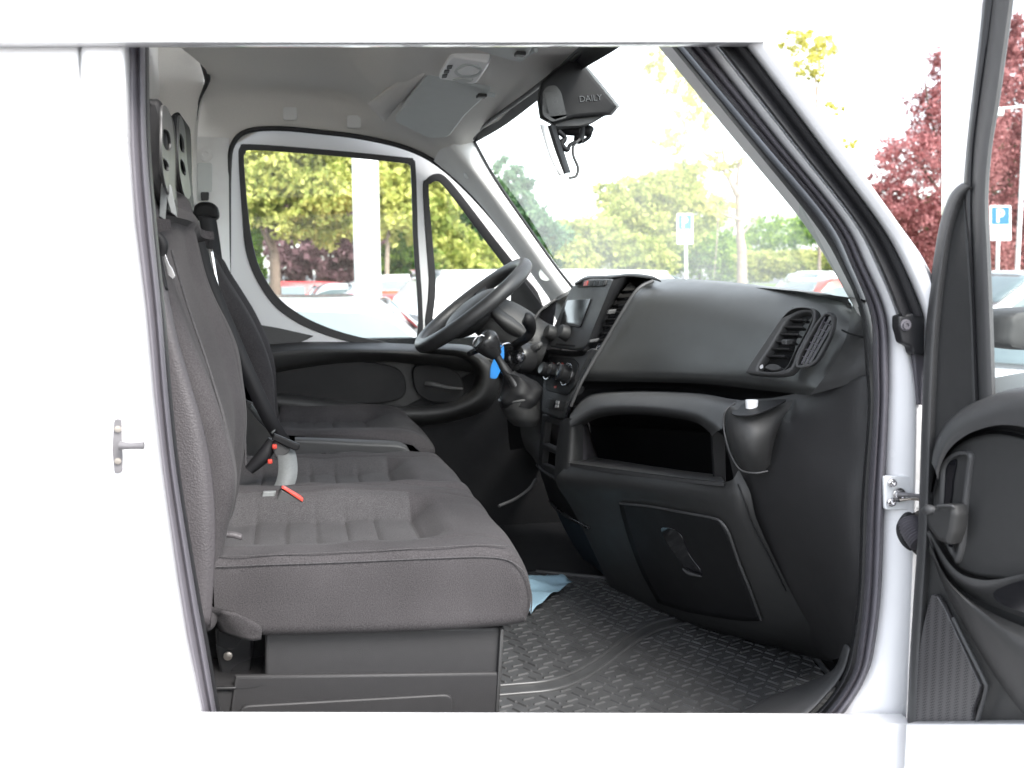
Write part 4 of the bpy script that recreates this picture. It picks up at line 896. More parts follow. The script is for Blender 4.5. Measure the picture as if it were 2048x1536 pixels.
plate('vent_wheel', [fillet([(1180, 680), (1200, 676), (1196, 684), (1178, 686)], 3)], PY(2.41), M['plastic_grey'], cv, .01, .002)
patch('stack_hood', [[(1150, 566, 2.70), (1175, 553, 2.66), (1220, 552, 2.52), (1262, 548, 2.44), (1300, 552, 2.34), (1320, 560, 2.28)],
                     [(1150, 570, 2.66), (1176, 558, 2.62), (1222, 556, 2.48), (1258, 553, 2.42), (1300, 557, 2.32), (1322, 563, 2.27)]], M['plastic'], dash, 5, 2, thick=.004)
patch('stack_hood', [[(1150, 566, 2.70), (1175, 553, 2.66), (1220, 552, 2.52), (1262, 548, 2.44), (1300, 552, 2.34)],
                     [(1162, 566, 2.95), (1190, 556, 2.9), (1230, 553, 2.8), (1270, 550, 2.7), (1310, 552, 2.6)]], M['plastic'], dash, 5, 2)
# heater panel
HP = P3((1090, 780, 2.72), (1150, 790, 2.42), (1165, 710, 2.45))
hpn = plate('centre_console', [fillet([(1090, 700), (1158, 706), (1186, 694), (1148, 770), (1134, 815), (1120, 838), (1082, 826), (1086, 760)], [6, 14, 6, 20, 12, 8, 6, 6])], HP, M['plastic_grey'], dash, .03, .006)
hp2 = plate('heater_panel', [fillet([(1096, 712), (1146, 716), (1157, 728), (1146, 775), (1134, 792), (1090, 780)], [8, 10, 8, 8, 8, 6])], HP, M['plastic_deep'], hpn, .006, .002, off=.003)
for x, y, r_ in ((1100, 742, .020), (1118, 744, .018), (1137, 750, .023)):
    c = HP.at(x, y, .004); ax = HP.n + Vector((-.1, -.2, .1))
    kb = lathe('heater_knob', c, ax, [(0, r_ * 1.2), (.006, r_ * 1.15), (.008, r_), (.026, r_ * .9), (.029, r_ * .7)], M['plastic_smooth'], hpn, 28)
    cc = Vector(c) + ax.normalized() * .0275
    lathe('knob_ring', Vector(c) + ax.normalized() * .004, ax, [(0, r_ * 1.28), (.003, r_ * 1.26), (.003, r_ * 1.2), (0, r_ * 1.2)], M['metal'], kb, 28)
for x, y in ((1106, 728), (1124, 727), (1110, 774)): plate('heater_mark', [fillet([(x - 2, y - 2), (x + 2, y - 2), (x + 2, y + 2), (x - 2, y + 2)], 1)], HP, M['red'], hpn, .001, 0, off=.0045)
sw = plate('switch_panel', [fillet([(1096, 797), (1133, 803), (1126, 822), (1089, 815)], 2)], HP, M['plastic'], hpn, .004, .001, off=.003)
plate('switch_gap', [[(1110, 800), (1112, 800), (1106, 818), (1104, 818)]], HP, M['plastic_deep'], hpn, .001, 0, off=.0045)
for x, y in ((1113, 804), (1117, 805), (1112, 812), (1116, 812)): plate('switch_mark', [fillet([(x - 1.5, y - 3), (x + 1.5, y - 3), (x + 1, y + 3), (x - 2, y + 3)], 1)], HP, M['print'], hpn, .0006, 0, off=.0045)
# gloss strip between console and passenger panel
patch('console_trim', [[(1196, 690, 2.40), (1160, 758, 2.40), (1142, 800, 2.40), (1128, 842, 2.42)], [(1206, 692, 2.42), (1176, 740, 2.42), (1156, 786, 2.44), (1142, 830, 2.46)]], M['gloss'], dash, 5, 2, thick=.003)
# storage cubbies below
LPn = P3((1085, 930, 2.72), (1130, 955, 2.42), (1135, 845, 2.42))
cb = plate('cubby_frame', [[(1084, 828), (1134, 844), (1128, 968), (1074, 936)], [(1090, 842), (1128, 854), (1125, 903), (1086, 886)], [(1085, 898), (1125, 914), (1124, 944), (1082, 926)]], LPn, M['plastic'], dash, .02, .003)
plate('cubby_back', [[(1084, 828), (1134, 844), (1128, 968), (1074, 936)]], LPn, M['gloss'], cb, .004, 0, off=-.08)
tube('cubby_lip', [LPn.at(1086, 888, .004), LPn.at(1104, 897, .006), LPn.at(1125, 906, .004)], .0035, M['plastic_grey'], cb)
tube('cubby_lip', [LPn.at(1074, 930, .004), LPn.at(1090, 945, .008), LPn.at(1126, 963, .006)], .0035, M['plastic_grey'], cb)
patch('console_lower', [[(1076, 932, 2.74), (1092, 950, 2.60), (1126, 966, 2.42), (1150, 975, 2.36)], [(1088, 968, 2.74), (1112, 990, 2.60), (1150, 1010, 2.44), (1176, 1020, 2.38)],
                        [(1100, 1005, 2.74), (1124, 1025, 2.60), (1160, 1046, 2.44), (1184, 1058, 2.40)]], M['plastic_deep'], dash, 4, 4)
tube('lower_lip', [(1100, 1003, 2.72), (1112, 1016, 2.62), (1136, 1034, 2.5), (1178, 1056, 2.38)], .004, M['plastic_smooth'], dash)
for k in range(3): tube('lower_rib', [(1106 + 8 * k, 980 + 5 * k, 2.66), (1132 + 8 * k, 1000 + 6 * k, 2.52), (1160 + 4 * k, 1022 + 6 * k, 2.44)], .0025, M['plastic'], dash, n=8)
M['blue_panel'] = mat('blue_grey_panel', (.045, .065, .085), .6, noise=(40, .15))
patch('lower_end_panel', [[(1106, 1006, 2.74), (1130, 1060, 2.76), (1165, 1115, 2.76), (1218, 1168, 2.74)], [(1140, 1030, 2.60), (1160, 1070, 2.60), (1186, 1115, 2.60), (1214, 1160, 2.6)], [(1180, 1052, 2.46), (1192, 1085, 2.46), (1206, 1120, 2.46), (1226, 1165, 2.48)]], M['blue_panel'], dash, 5, 4)
# instrument hood and cluster, left of the stack
patch('instrument_hood', [[(1062, 665, 2.80), (1066, 645, 2.80), (1082, 620, 2.80), (1112, 598, 2.80)], [(1066, 655, 3.1), (1070, 640, 3.1), (1086, 616, 3.1), (1112, 600, 3.1)]], M['plastic_grey'], dash, 5, 2, thick=.006)
plate('instrument_face', [[(1064, 660), (1084, 622), (1114, 600), (1100, 690), (1075, 700)]], PY(2.95), M['gloss'], dash, .01, 0)
patch('driver_knee_panel', [[(1000, 700, 3.0), (1060, 690, 2.9), (1098, 700, 2.78)], [(1010, 800, 3.0), (1060, 790, 2.9), (1090, 790, 2.78)], [(1020, 900, 3.05), (1062, 900, 2.95), (1082, 940, 2.80)]], M['plastic_deep'], dash, 5, 5)
patch('knee_panel_side', [[(1040, 835, 2.68), (1072, 828, 2.68), (1086, 820, 2.70)], [(1042, 870, 2.72), (1068, 880, 2.72), (1080, 880, 2.72)], [(1052, 900, 2.78), (1066, 915, 2.76), (1076, 935, 2.74)]], M['plastic'], dash, 4, 4)
plate('footwell_wall', [[(800, 820), (1300, 560), (1400, 1250), (900, 1250)]], PY(3.20), M['carpet'], dash, .01, 0)
tube('tunnel_trim', [(998, 1012, 2.6), (1030, 998, 2.64), (1058, 978, 2.7), (1072, 958, 2.74)], .004, M['plastic_grey'], dash)
# ---- gear lever
gv = tube('gear_lever', [(1042, 790, 2.60), (1026, 762, 2.60), (1012, 742, 2.60), (1000, 722, 2.60), (990, 706, 2.60)], [.024, .014, .013, .010, .010], M['plastic_smooth'], van)
gv['label'] = 'black gear lever with ball grip and leather boot'
tube('gear_knob', [(994, 712, 2.60), (984, 700, 2.60), (974, 686, 2.60), (966, 676, 2.60), (960, 671, 2.60)], [.015, .026, .034, .031, .012], M['plastic_smooth'], gv, n=20)
tube('knob_trim', [(950, 700, 2.59), (946, 688, 2.58), (952, 676, 2.578), (962, 671, 2.578), (970, 673, 2.58)], .0024, M['metal'], gv)
rows = []
for s, cx, cy, Y in ((.8, 1042, 812, 2.62), (.92, 1042, 798, 2.62), (.90, 1044, 782, 2.62), (.74, 1040, 768, 2.62), (.5, 1028, 754, 2.61), (.27, 1016, 744, 2.60)):
    loop = []
    for j in range(14):
        a = 2 * math.pi * j / 14; w_ = 1 + .10 * math.sin(a * 4 + cy)
        c = Vector(P(cx, cy, Y)); loop.append(c + Vector((math.cos(a) * .058 * s * w_, math.sin(a) * .052 * s * w_, .004 * math.sin(3 * a + cy))))
    rows.append(loop)
patch('lever_boot', rows, M['plastic_deep'], gv, 2, 4, closed_u=True)
patch('boot_housing', [[Vector(P(cx_, y, 2.64)) + Vector((math.cos(a) * r_ * 1.0, math.sin(a) * r_ * 1.2, .010 * math.cos(a) * (r_ > .05))) for a in [2 * math.pi * j / 12 for j in range(12)]] for cx_, y, r_ in ((1050, 850, .030), (1046, 836, .044), (1042, 820, .050), (1040, 806, .0525), (1039, 796, .054), (1039, 793, .050), (1039, 798, .045))], M['plastic'], gv, 2, 4, closed_u=True)
tube('boot_rim', [Vector(P(1040, 794, 2.64)) + Vector((math.cos(a) * .054, math.sin(a) * .064, .010 * math.cos(a))) for a in [2 * math.pi * j / 12 for j in range(12)]], .004, M['plastic_grey'], gv, closed=True, k=3, n=8)
# ---- steering column, wheel, stalks
col = tube('steering_column', [(1090, 702, 2.84), (1060, 690, 2.85), (1020, 660, 2.86), (985, 640, 2.86), (960, 632, 2.86)], [.075, .078, .075, .068, .05], M['plastic'], van, n=24)
WC = Vector(P(946, 610, 2.87)); TA = R(38)
ax = Vector((-math.sin(TA), 0, math.cos(TA))); e1 = Vector((math.cos(TA), 0, math.sin(TA))); e2 = Vector((0, 1, 0))
wrp = [WC + e1 * (.181 * math.cos(a)) + e2 * (.181 * math.sin(a)) for a in [2 * math.pi * j / 24 for j in range(24)]]
sw_ = tube('steering_wheel', wrp, .0205, M['rim_skin'], van, n=16, k=4, closed=True)
sw_['label'] = 'black three spoke steering wheel in front of the driver seat'
hub = []
for h, s in ((-.06, .30), (-.045, .48), (-.02, .56), (0.0, .5), (.012, .34), (.016, .1)):
    hub.append([WC + ax * h + e1 * (.155 * s * math.cos(a) * (1 + .12 * math.cos(2 * a)) - .012) + e2 * (.17 * s * math.sin(a)) for a in [2 * math.pi * j / 20 for j in range(20)]])
patch('wheel_hub', hub, M['plastic'], sw_, 2, 4, closed_u=True, cap=True)
for a in (R(68), R(-68), R(180)):
    d = e1 * math.cos(a) + e2 * math.sin(a)
    t_ = d.cross(ax).normalized()
    wd = .055 if abs(a) < 3 else .075
    patch('wheel_spoke', [[WC + d * r_ + ax * z + t_ * (wd * w_ * f) for f in (-.5, 0, .5)] for r_, z, w_ in ((.06, -.018, 1.25), (.11, -.022, .9), (.145, -.012, .75), (.178, 0, .85))], M['plastic_smooth'], sw_, 4, 4, thick=.018)
patch('column_shroud', [[Vector(P(cx, cy, 2.86)) + (e1 * math.cos(a) * -.0 + ax.cross(e2) * 0) + Vector((-math.sin(R(60)) * 0, 0, 0)) + (e2 * math.cos(a) + ax * math.sin(a) * 1.0) * r_ for a in [2 * math.pi * j / 16 for j in range(16)]]
                        for cx, cy, r_ in ((1075, 690, .07), (1045, 668, .088), (1010, 650, .09), (985, 640, .08), (975, 636, .05))], M['plastic'], col, 2, 4, closed_u=True)
stl = tube('control_stalk', [(1030, 690, 2.72), (1052, 676, 2.64), (1062, 660, 2.62), (1056, 640, 2.60), (1048, 636, 2.60)], [.012, .012, .013, .018, .015], M['plastic_deep'], col, n=14)
tube('control_stalk', [(1000, 690, 2.74), (972, 694, 2.66), (946, 704, 2.62), (938, 708, 2.61)], [.010, .008, .008, .007], M['plastic_deep'], col)
lathe('ignition_lock', P(1050, 716, 2.74), Vector((-.75, -.55, .1)), [(0, .045), (.03, .040), (.04, .034), (.042, .022), (.038, .018), (.03, .017)], M['plastic_smooth'], col, 28)
lathe('lock_ring', P(1044, 714, 2.70), Vector((-.75, -.55, .1)), [(0, .014), (.008, .013), (.009, .007), (.004, .006)], M['metal'], col, 20)
tube('ignition_lever', [(1062, 700, 2.72), (1076, 692, 2.70), (1083, 686, 2.70)], [.012, .010, .006], M['plastic_grey'], col)
# ================================================================ open passenger door
HX = P(1848, 900, 1.33); AA = R(14)
du = Vector((math.sin(AA), -math.cos(AA), 0))            # from hinge toward the camera side
DP = Plane((HX.x, HX.y, 1), du, (0, 0, 1))
pd = empty('passenger_door', (HX.x, HX.y, 0.9), van)
pd['label'] = 'open passenger door with black plastic trim and black window surround'
# inner trim, upper triangle running down to the main panel
LE = [(1925, 366), (1910, 378), (1896, 400), (1880, 450), (1868, 520), (1858, 600), (1850, 700), (1845, 820), (1841, 950), (1836, 1080), (1828, 1200), (1820, 1330), (1815, 1448)]
plate('door_shell', [[(1925, 366)] + LE[1:] + [(2300, 1448), (2300, 700), (1990, 792), (1950, 800), (1945, 620), (1936, 480), (1930, 375)]], DP, M['plastic'], pd, .03, .004, off=.0)
patch('trim_edge', [[tuple(DP.at(x, y, -.03)) for x, y in LE], [tuple(DP.at(x - 1, y, .004)) for x, y in LE], [tuple(DP.at(x + 7, y + 2, .012)) for x, y in LE], [tuple(DP.at(x + 22, y + 6, .010)) for x, y in LE], [tuple(DP.at(x + 40, y + 10, -.002)) for x, y in LE]] if False else
      [[DP.at(x, y, -.03) for x, y in LE], [DP.at(x - 1, y, .004) for x, y in LE], [DP.at(x + 6, y + 2, .012) for x, y in LE], [DP.at(x + 16, y + 6, .012) for x, y in LE], [DP.at(x + 26, y + 10, .0) for x, y in LE]], M['plastic_grey'], pd, 4, 3)
# white outside skin of the frame, seen edge-on beside the trim
WE = [(-60, 1880), (85, 1882), (200, 1883), (300, 1883), (370, 1883), (430, 1882)]
WI = [(-60, 1965), (85, 1958), (200, 1945), (300, 1933), (370, 1926), (430, 1915)]
patch('door_frame', [[DP.at(x, y, -.10) for y, x in WE], [DP.at(x + 4, y, -.06) for y, x in WE], [DP.at((x + xi) / 2 + 6, y, -.02) for (y, x), (_, xi) in zip(WE, WI)], [DP.at(xi + 2, y, -.012) for y, xi in WI]], M['paint'], pd, 5, 4)
# dark window surround: rubber and glass run
G0 = [(-60, 1972), (85, 1957), (200, 1943), (300, 1932), (400, 1926), (500, 1935), (620, 1941), (800, 1948)]
G1 = [(-60, 1992), (85, 1974), (200, 1958), (300, 1946), (400, 1942), (500, 1945), (620, 1950), (800, 1957)]
G2 = [(-60, 2036), (85, 2016), (200, 2000), (300, 1984), (400, 1977), (500, 1981), (620, 1986), (800, 1992)]
patch('frame_seal', [[DP.at(x, y, -.015) for y, x in G0], [DP.at(x + 5, y, .006) for y, x in G0], [DP.at(x, y, .004) for y, x in G1], [DP.at(x + 1, y, -.004) for y, x in G1]], M['seal_black'], pd, 5, 3)
patch('frame_inner', [[DP.at(x, y, .002) for y, x in G1], [DP.at(a + (b - a) * .4, y, .010) for (y, a), (_, b) in zip(G1, G2)], [DP.at(b - 2, y, .004) for (y, b) in G2], [DP.at(b, y, -.03) for y, b in G2]], M['plastic_grey'], pd, 5, 3)
plate('side_window', [[(2010, -80), (1975, 300), (1970, 500), (1985, 860), (2300, 860), (2300, -80)]], DP, M['glass'], pd, .004, 0, off=-.02)
# pod with grab handle
pod_o = [(1862, 925), (1866, 900), (1878, 868), (1900, 836), (1940, 808), (2000, 784), (2060, 772), (2140, 765)]
patch('armrest', [[DP.at(x, y, .0) for x, y in pod_o], [DP.at(x + 3, y + 5, .03) for x, y in pod_o], [DP.at(x + 9 + i * 1, y + 18 + 2 * i, .045) for i, (x, y) in enumerate(pod_o)],
      [DP.at(*q, .04) for q in [(1876, 960), (1882, 930), (1896, 902), (1918, 880), (1950, 862), (2000, 850), (2060, 858), (2140, 900)]]], M['plastic_grey'], pd, 5, 4)
patch('armrest_groove', [[DP.at(*q, .036) for q in [(1860, 985), (1868, 930), (1884, 896), (1912, 868), (1950, 852), (2000, 848), (2060, 862), (2140, 905)]], [DP.at(*q, .010) for q in [(1863, 985), (1874, 932), (1890, 901), (1916, 876), (1952, 861), (2000, 857), (2060, 872), (2140, 915)]],
      [DP.at(*q, .020) for q in [(1862, 1000), (1878, 940), (1896, 908), (1922, 884), (1956, 870), (2000, 868), (2060, 882), (2140, 925)]]], M['plastic_deep'], pd, 5, 3)
# main moulded area below the groove, with the tall pull recess
plate('trim_pad', [curve([(1864, 1000), (1874, 945), (1894, 906), (1924, 882), (1960, 869), (2000, 866), (2060, 880), (2160, 930), (2160, 1240), (2040, 1170), (1960, 1155), (1918, 1140), (1890, 1105), (1868, 1060)], 3, True)], DP, M['plastic'], pd, .02, .006, off=.018)
plate('pull_rim', [curve([(1878, 960), (1884, 926), (1905, 906), (1930, 902), (1941, 912), (1938, 940), (1930, 1010), (1924, 1090), (1912, 1128), (1900, 1112), (1878, 1060)], 4, True),
                   curve([(1886, 965), (1890, 932), (1908, 914), (1926, 910), (1932, 918), (1928, 950), (1920, 1010), (1914, 1080), (1908, 1104), (1898, 1090), (1884, 1040)], 4, True)], DP, M['plastic_grey'], pd, .02, .005, off=.026)
plate('pull_recess', [curve([(1886, 965), (1890, 932), (1905, 920), (1911, 924), (1905, 960), (1900, 1005), (1886, 1012)], 4, True)], DP, M['gloss'], pd, .004, 0, off=.022)
dh = plate('door_handle', [fillet([(1846, 1020), (1856, 1012), (1872, 1014), (1876, 1009), (1906, 1010), (1911, 1030), (1905, 1068), (1896, 1092), (1872, 1082), (1850, 1052)], 5)], DP, M['plastic'], pd, .03, .008, off=.055)
tube('handle_tip', [DP.at(1848, 1022, .052), DP.at(1858, 1019, .056), DP.at(1870, 1021, .052)], [.005, .007, .005], M['plastic_grey'], dh)
tube('handle_tip', [DP.at(1876, 1012, .058), DP.at(1904, 1012, .058), DP.at(1907, 1018, .056)], .0022, M['plastic_grey'], dh)
plate('handle_shadow_gap', [[(1906, 1015), (1914, 1020), (1912, 1060), (1902, 1095), (1896, 1092), (1906, 1060)]], DP, M['gloss'], pd, .003, 0, off=.030)
# swept lower rail and map pocket
patch('lower_rail', [[DP.at(x, y, .012) for x, y in [(1852, 1062), (1866, 1100), (1884, 1140), (1912, 1172), (1950, 1196), (2000, 1218), (2060, 1240), (2150, 1275)]],
                     [DP.at(x, y, .040) for x, y in [(1856, 1064), (1872, 1102), (1892, 1136), (1916, 1160), (1955, 1176), (2000, 1172), (2060, 1160), (2150, 1150)]],
                     [DP.at(x, y, .044) for x, y in [(1858, 1060), (1876, 1092), (1900, 1128), (1926, 1150), (1965, 1160), (2000, 1158), (2060, 1146), (2150, 1138)]]], M['plastic_grey'], pd, 5, 4)
plate('map_pocket', [curve([(1986, 1190), (2004, 1174), (2060, 1158), (2160, 1150), (2160, 1255), (2060, 1228), (2010, 1212)], 4, True)], DP, M['gloss'], pd, .003, .0, off=.055)
patch('pocket_wall', [[DP.at(x, y, .030) for x, y in [(1855, 1075), (1880, 1140), (1915, 1180), (1960, 1212), (2010, 1238), (2070, 1262), (2150, 1290)]],
                      [DP.at(x, y, .050) for x, y in [(1858, 1085), (1888, 1150), (1925, 1196), (1975, 1240), (2020, 1280), (2080, 1325), (2150, 1370)]],
                      [DP.at(x, y, .030) for x, y in [(1860, 1095), (1900, 1180), (1945, 1260), (1995, 1330), (2035, 1385), (2085, 1440), (2150, 1500)]],
                      [DP.at(x, y, .006) for x, y in [(1858, 1100), (1895, 1190), (1938, 1268), (1985, 1345), (2022, 1398), (2065, 1450), (2130, 1520)]]], M['plastic'], pd, 5, 4)
# speaker grille
n_ = 30
mg = bpy.data.materials.new('speaker_grille_mesh'); mg.use_nodes = True; N_ = mg.node_tree.nodes; L_ = mg.node_tree.links; b_ = N_['Principled BSDF']
vor = N_.new('ShaderNodeTexVoronoi'); vor.inputs['Scale'].default_value = 300; vor.inputs['Randomness'].default_value = 0.0
gg = N_.new('ShaderNodeNewGeometry'); mp = N_.new('ShaderNodeMapping'); mp.inputs['Rotation'].default_value = (R(35), 0, 0); L_.new(gg.outputs['Position'], mp.inputs[0]); L_.new(mp.outputs[0], vor.inputs['Vector'])
rp = N_.new('ShaderNodeMapRange'); rp.inputs['From Min'].default_value = .25; rp.inputs['From Max'].default_value = .45; L_.new(vor.outputs['Distance'], rp.inputs['Value'])
mx_ = N_.new('ShaderNodeMix'); mx_.data_type = 'RGBA'; mx_.inputs['A'].default_value = (.008, .008, .008, 1); mx_.inputs['B'].default_value = (.075, .072, .075, 1); L_.new(rp.outputs[0], mx_.inputs['Factor']); L_.new(mx_.outputs['Result'], b_.inputs['Base Color']); b_.inputs['Roughness'].default_value = .45
plate('speaker_grille', [curve([(1868, 1190), (1880, 1200), (1900, 1240), (1930, 1305), (1955, 1360), (1960, 1376), (1945, 1420), (1935, 1450), (1830, 1450), (1826, 1400), (1830, 1350), (1842, 1270), (1858, 1200)], 3, True)], DP, mg, pd, .008, .002, off=.012)
tube('grille_edge', [DP.at(x, y, .016) for x, y in [(1906, 1235), (1938, 1300), (1968, 1360), (1972, 1380), (1958, 1430), (1950, 1460)]], .003, M['plastic_grey'], pd)
# white sheet metal below the trim and outer skin
plate('door_bottom', [[(1812, 1448), (2300, 1448), (2300, 1700), (1800, 1700)]], DP, M['paint'], pd, .03, .002, off=.034)
plate('outer_skin', [[(1850, 780), (2300, 700), (2300, 1650), (1830, 1650)]], DP, M['paint'], pd, .01, 0, off=-.07)
# wing mirror outside the window
MP = P(2075, 655, 1.45)
wmr = patch('wing_mirror', [[Vector((MP.x + x * s, MP.y + y, MP.z + z * s)) for x, z in ((-.085, -.028), (-.09, 0), (-.08, .026), (0, .032), (.08, .028), (.085, 0), (.08, -.030), (0, -.034))] for y, s in ((-.05, .8), (-.04, 1), (.03, 1), (.07, .8), (.09, .4))], M['plastic'], pd, 3, 3, closed_u=True, cap=True)
# ================================================================ loose things in the cab
# rubber mat with raised tread pattern
fz = FZ + .012
mm_ = mat('rubber_mat', (.058, .059, .060), .38, noise=(16, .5)); n = mm_.node_tree.nodes; L = mm_.node_tree.links; b = n['Principled BSDF']
matpts = [(985, 1600), (990, 1400), (1005, 1262), (1090, 1230), (1140, 1170), (1200, 1168), (1250, 1215), (1340, 1262), (1460, 1278), (1600, 1330), (1672, 1340), (1672, 1700)]
o = bpy.data.objects.new('x', None)
def mp_(px, py, z=fz): return PZ(px, py, z)
vs = [mp_(x, y) for x, y in matpts]
vs2 = [Vector((.34, 1.62, fz)), Vector((.34, 2.58, fz)), Vector((.62, 2.62, fz)), Vector((.95, 2.40, fz)), Vector((1.05, 2.0, fz)), Vector((.98, 1.62, fz))]
rub = []
# tread: short raised bars in a herringbone, one mesh (surface pattern of the mat)
items = []
def rib(c, ang, ln, w_=.0042, h=.0028):
    rm = Matrix.Rotation(ang, 3, 'Z')
    v, f = box_data((0, 0, 0), (ln, w_, h))
    v = [Vector((q.x * (.8 if q.z > 0 else 1), q.y * (.5 if q.z > 0 else 1.2), q.z)) for q in v]
    return [rm @ q + c for q in v], f
def ridge_y(x):   # the broad raised line across the mat
    return 1.86 + .30 * ss(.45, .85, x)
a = 0
for i in range(-2, 60):
    for j in range(-2, 70):
        x = .34 + i * .031 + (j % 2) * .0155; y = 1.60 + j * .0235
        if not (.35 < x < 1.03 and 1.63 < y < 2.56): continue
        if x > 1.05 - .55 * max(0, (y - 2.0)) or abs(y - ridge_y(x)) < .035: continue
        ang = (R(20) if (i + j // 1) % 2 else R(-60)) + random.uniform(-.06, .06)
        items.append(rib(Vector((x, y, fz + .0012)), ang, .026, .0055, .0036))
items.append((vs2 + [v - Vector((0, 0, .006)) for v in vs2], [tuple(range(6)), tuple(range(11, 5, -1))] + [(i, (i + 1) % 6, 6 + (i + 1) % 6, 6 + i) for i in range(6)]))
v, f = join_data(items)
rubm = mesh_obj('rubber_mat', v, f, mm_, None, smooth=False)
tag(rubm, 'black rubber floor mat with raised tread bars in front of the passenger seat', 'floor mat')

for d in (-.022, .022):
    tube('mat_ridge', [Vector((x, ridge_y(x) + d, fz + .001)) for x in np.linspace(.35, 1.02, 12)], .0042, mm_, rubm, n=8, k=3)
tube('mat_rim', [Vector((.99, 1.63, fz + .004)), Vector((1.04, 2.0, fz + .004)), Vector((.94, 2.38, fz + .004)), Vector((.62, 2.60, fz + .004))], .006, mm_, rubm, n=8)
# bent sheet of paper on the floor
pg = []
c0, c1, c2, c3 = PZ(1062, 1232, fz + .006), PZ(1146, 1160, fz + .012), PZ(1095, 1150, fz + .004), PZ(1000, 1170, fz + .01)
rows = []
for i in range(9):
    r_ = []
    for j in range(9):
        u, v_ = i / 8, j / 8
        p = c0.lerp(c1, u).lerp(c3.lerp(c2, u), v_)
        r_.append(p + Vector((0, 0, .006 + .008 * math.sin(u * 5 + v_ * 3) * math.sin(v_ * 4 + 1) + .004 * math.sin(u * 17 + v_ * 9))))
    rows.append(r_)
pp_ = patch('paper_sheet', rows, M['paper'], None, 2, 2, thick=.001)
tag(pp_, 'crumpled pale blue paper sheet lying on the floor behind the seat corner', 'paper')
# blue tag on the ignition key
kt = plate('key_tag', [fillet([(996, 692), (1008, 690), (1009, 712), (1003, 738), (993, 758), (980, 757), (981, 735), (990, 712)], 4)], PY(2.66), M['blue'], None, .004, .001)
tag(kt, 'bright blue key tag hanging from the ignition behind the gear lever', 'key tag')
tube('tag_ring', [(1001, 697, 2.655), (1005, 692, 2.65), (1002, 688, 2.655), (998, 692, 2.66), (1001, 697, 2.655)], .0012, M['metal'], kt, n=6)
tube('tag_key', [(1003, 690, 2.66), (1015, 688, 2.67), (1026, 694, 2.68)], [.003, .005, .004], M['metal'], kt, n=8)
# white stub in the cup holder
wc = P(1502, 812, 1.69)
cupo = lathe('cup', P(1503, 826, 1.640), Vector((0, 0, 1)), [(-.001, .0092), (0, .0096), (.020, .0108), (.0225, .0102), (.0225, .008)], M['white'], None, 24)
tag(cupo, 'small white cup standing in the cup holder at the door end of the dashboard', 'cup')
# ================================================================ outside: ground, cars, signs, trees
M['asphalt'] = mat('asphalt', (.09, .09, .092), .9, noise=(3, .25), bump=(60, .5, .004))
M['bark'] = mat('bark', (.30, .24, .19), .95, noise=(14, .4), bump=(30, .9, .02))
M['bark_dark'] = mat('dark_bark', (.10, .075, .06), .95, noise=(14, .4), bump=(30, .9, .02))
M['grass'] = mat('grass', (.10, .17, .04), .95, noise=(5, .4), bump=(60, .8, .02))
def tagk(o, k='structure'): o['kind'] = k; return o
tagk(mesh_obj('ground', [(-400, -100, 0), (400, -100, 0), (400, 700, 0), (-400, 700, 0)], [(0, 1, 2, 3)], M['asphalt']))
tagk(mesh_obj('grass_verge', [(-60, 21, .004), (90, 23.5, .004), (120, 140, .004), (-90, 140, .004)], [(0, 1, 2, 3)], M['grass']))
def leaf_mat(name, c1, c2, tr=.45):
    m = bpy.data.materials.new(name); m.use_nodes = True; n = m.node_tree.nodes; L = m.node_tree.links; n.clear()
    out = n.new('ShaderNodeOutputMaterial'); g = n.new('ShaderNodeNewGeometry')
    t = n.new('ShaderNodeTexNoise'); t.inputs['Scale'].default_value = .9; t.inputs['Detail'].default_value = 6; L.new(g.outputs['Position'], t.inputs['Vector'])
    w_ = n.new('ShaderNodeMath'); w_.operation = 'MULTIPLY_ADD'; L.new(g.outputs['Random Per Island'], w_.inputs[0]); w_.inputs[1].default_value = .5; w_.inputs[2].default_value = -.25
    a = n.new('ShaderNodeMath'); a.operation = 'ADD'; L.new(w_.outputs[0], a.inputs[0]); L.new(t.outputs['Fac'], a.inputs[1])
    mr = n.new('ShaderNodeMapRange'); mr.inputs['From Min'].default_value = .3; mr.inputs['From Max'].default_value = .7; L.new(a.outputs[0], mr.inputs['Value'])
    mx = n.new('ShaderNodeMix'); mx.data_type = 'RGBA'; mx.inputs['A'].default_value = c1 + (1,); mx.inputs['B'].default_value = c2 + (1,); L.new(mr.outputs[0], mx.inputs['Factor'])
    d = n.new('ShaderNodeBsdfDiffuse'); tl = n.new('ShaderNodeBsdfTranslucent'); L.new(mx.outputs['Result'], d.inputs[0]); L.new(mx.outputs['Result'], tl.inputs[0])
    ms = n.new('ShaderNodeMixShader'); ms.inputs[0].default_value = tr; L.new(d.outputs[0], ms.inputs[1]); L.new(tl.outputs[0], ms.inputs[2]); L.new(ms.outputs[0], out.inputs[0])
    return m
LM = {'lime': leaf_mat('lime_leaves', (.30, .36, .09), (.70, .70, .24)), 'green': leaf_mat('green_leaves', (.09, .20, .05), (.38, .52, .10)),
      'dark': leaf_mat('dark_green_leaves', (.03, .08, .03), (.09, .17, .06)), 'purple': leaf_mat('purple_leaves', (.09, .045, .055), (.28, .17, .19)),
      'red': leaf_mat('copper_leaves', (.21, .075, .075), (.64, .31, .31)), 'yellow': leaf_mat('young_yellow_leaves', (.50, .48, .12), (.80, .76, .26)), 'blue': leaf_mat('blue_green_leaves', (.09, .18, .11), (.24, .38, .20)),
      'conifer': leaf_mat('conifer_leaves', (.10, .24, .02), (.28, .46, .05))}
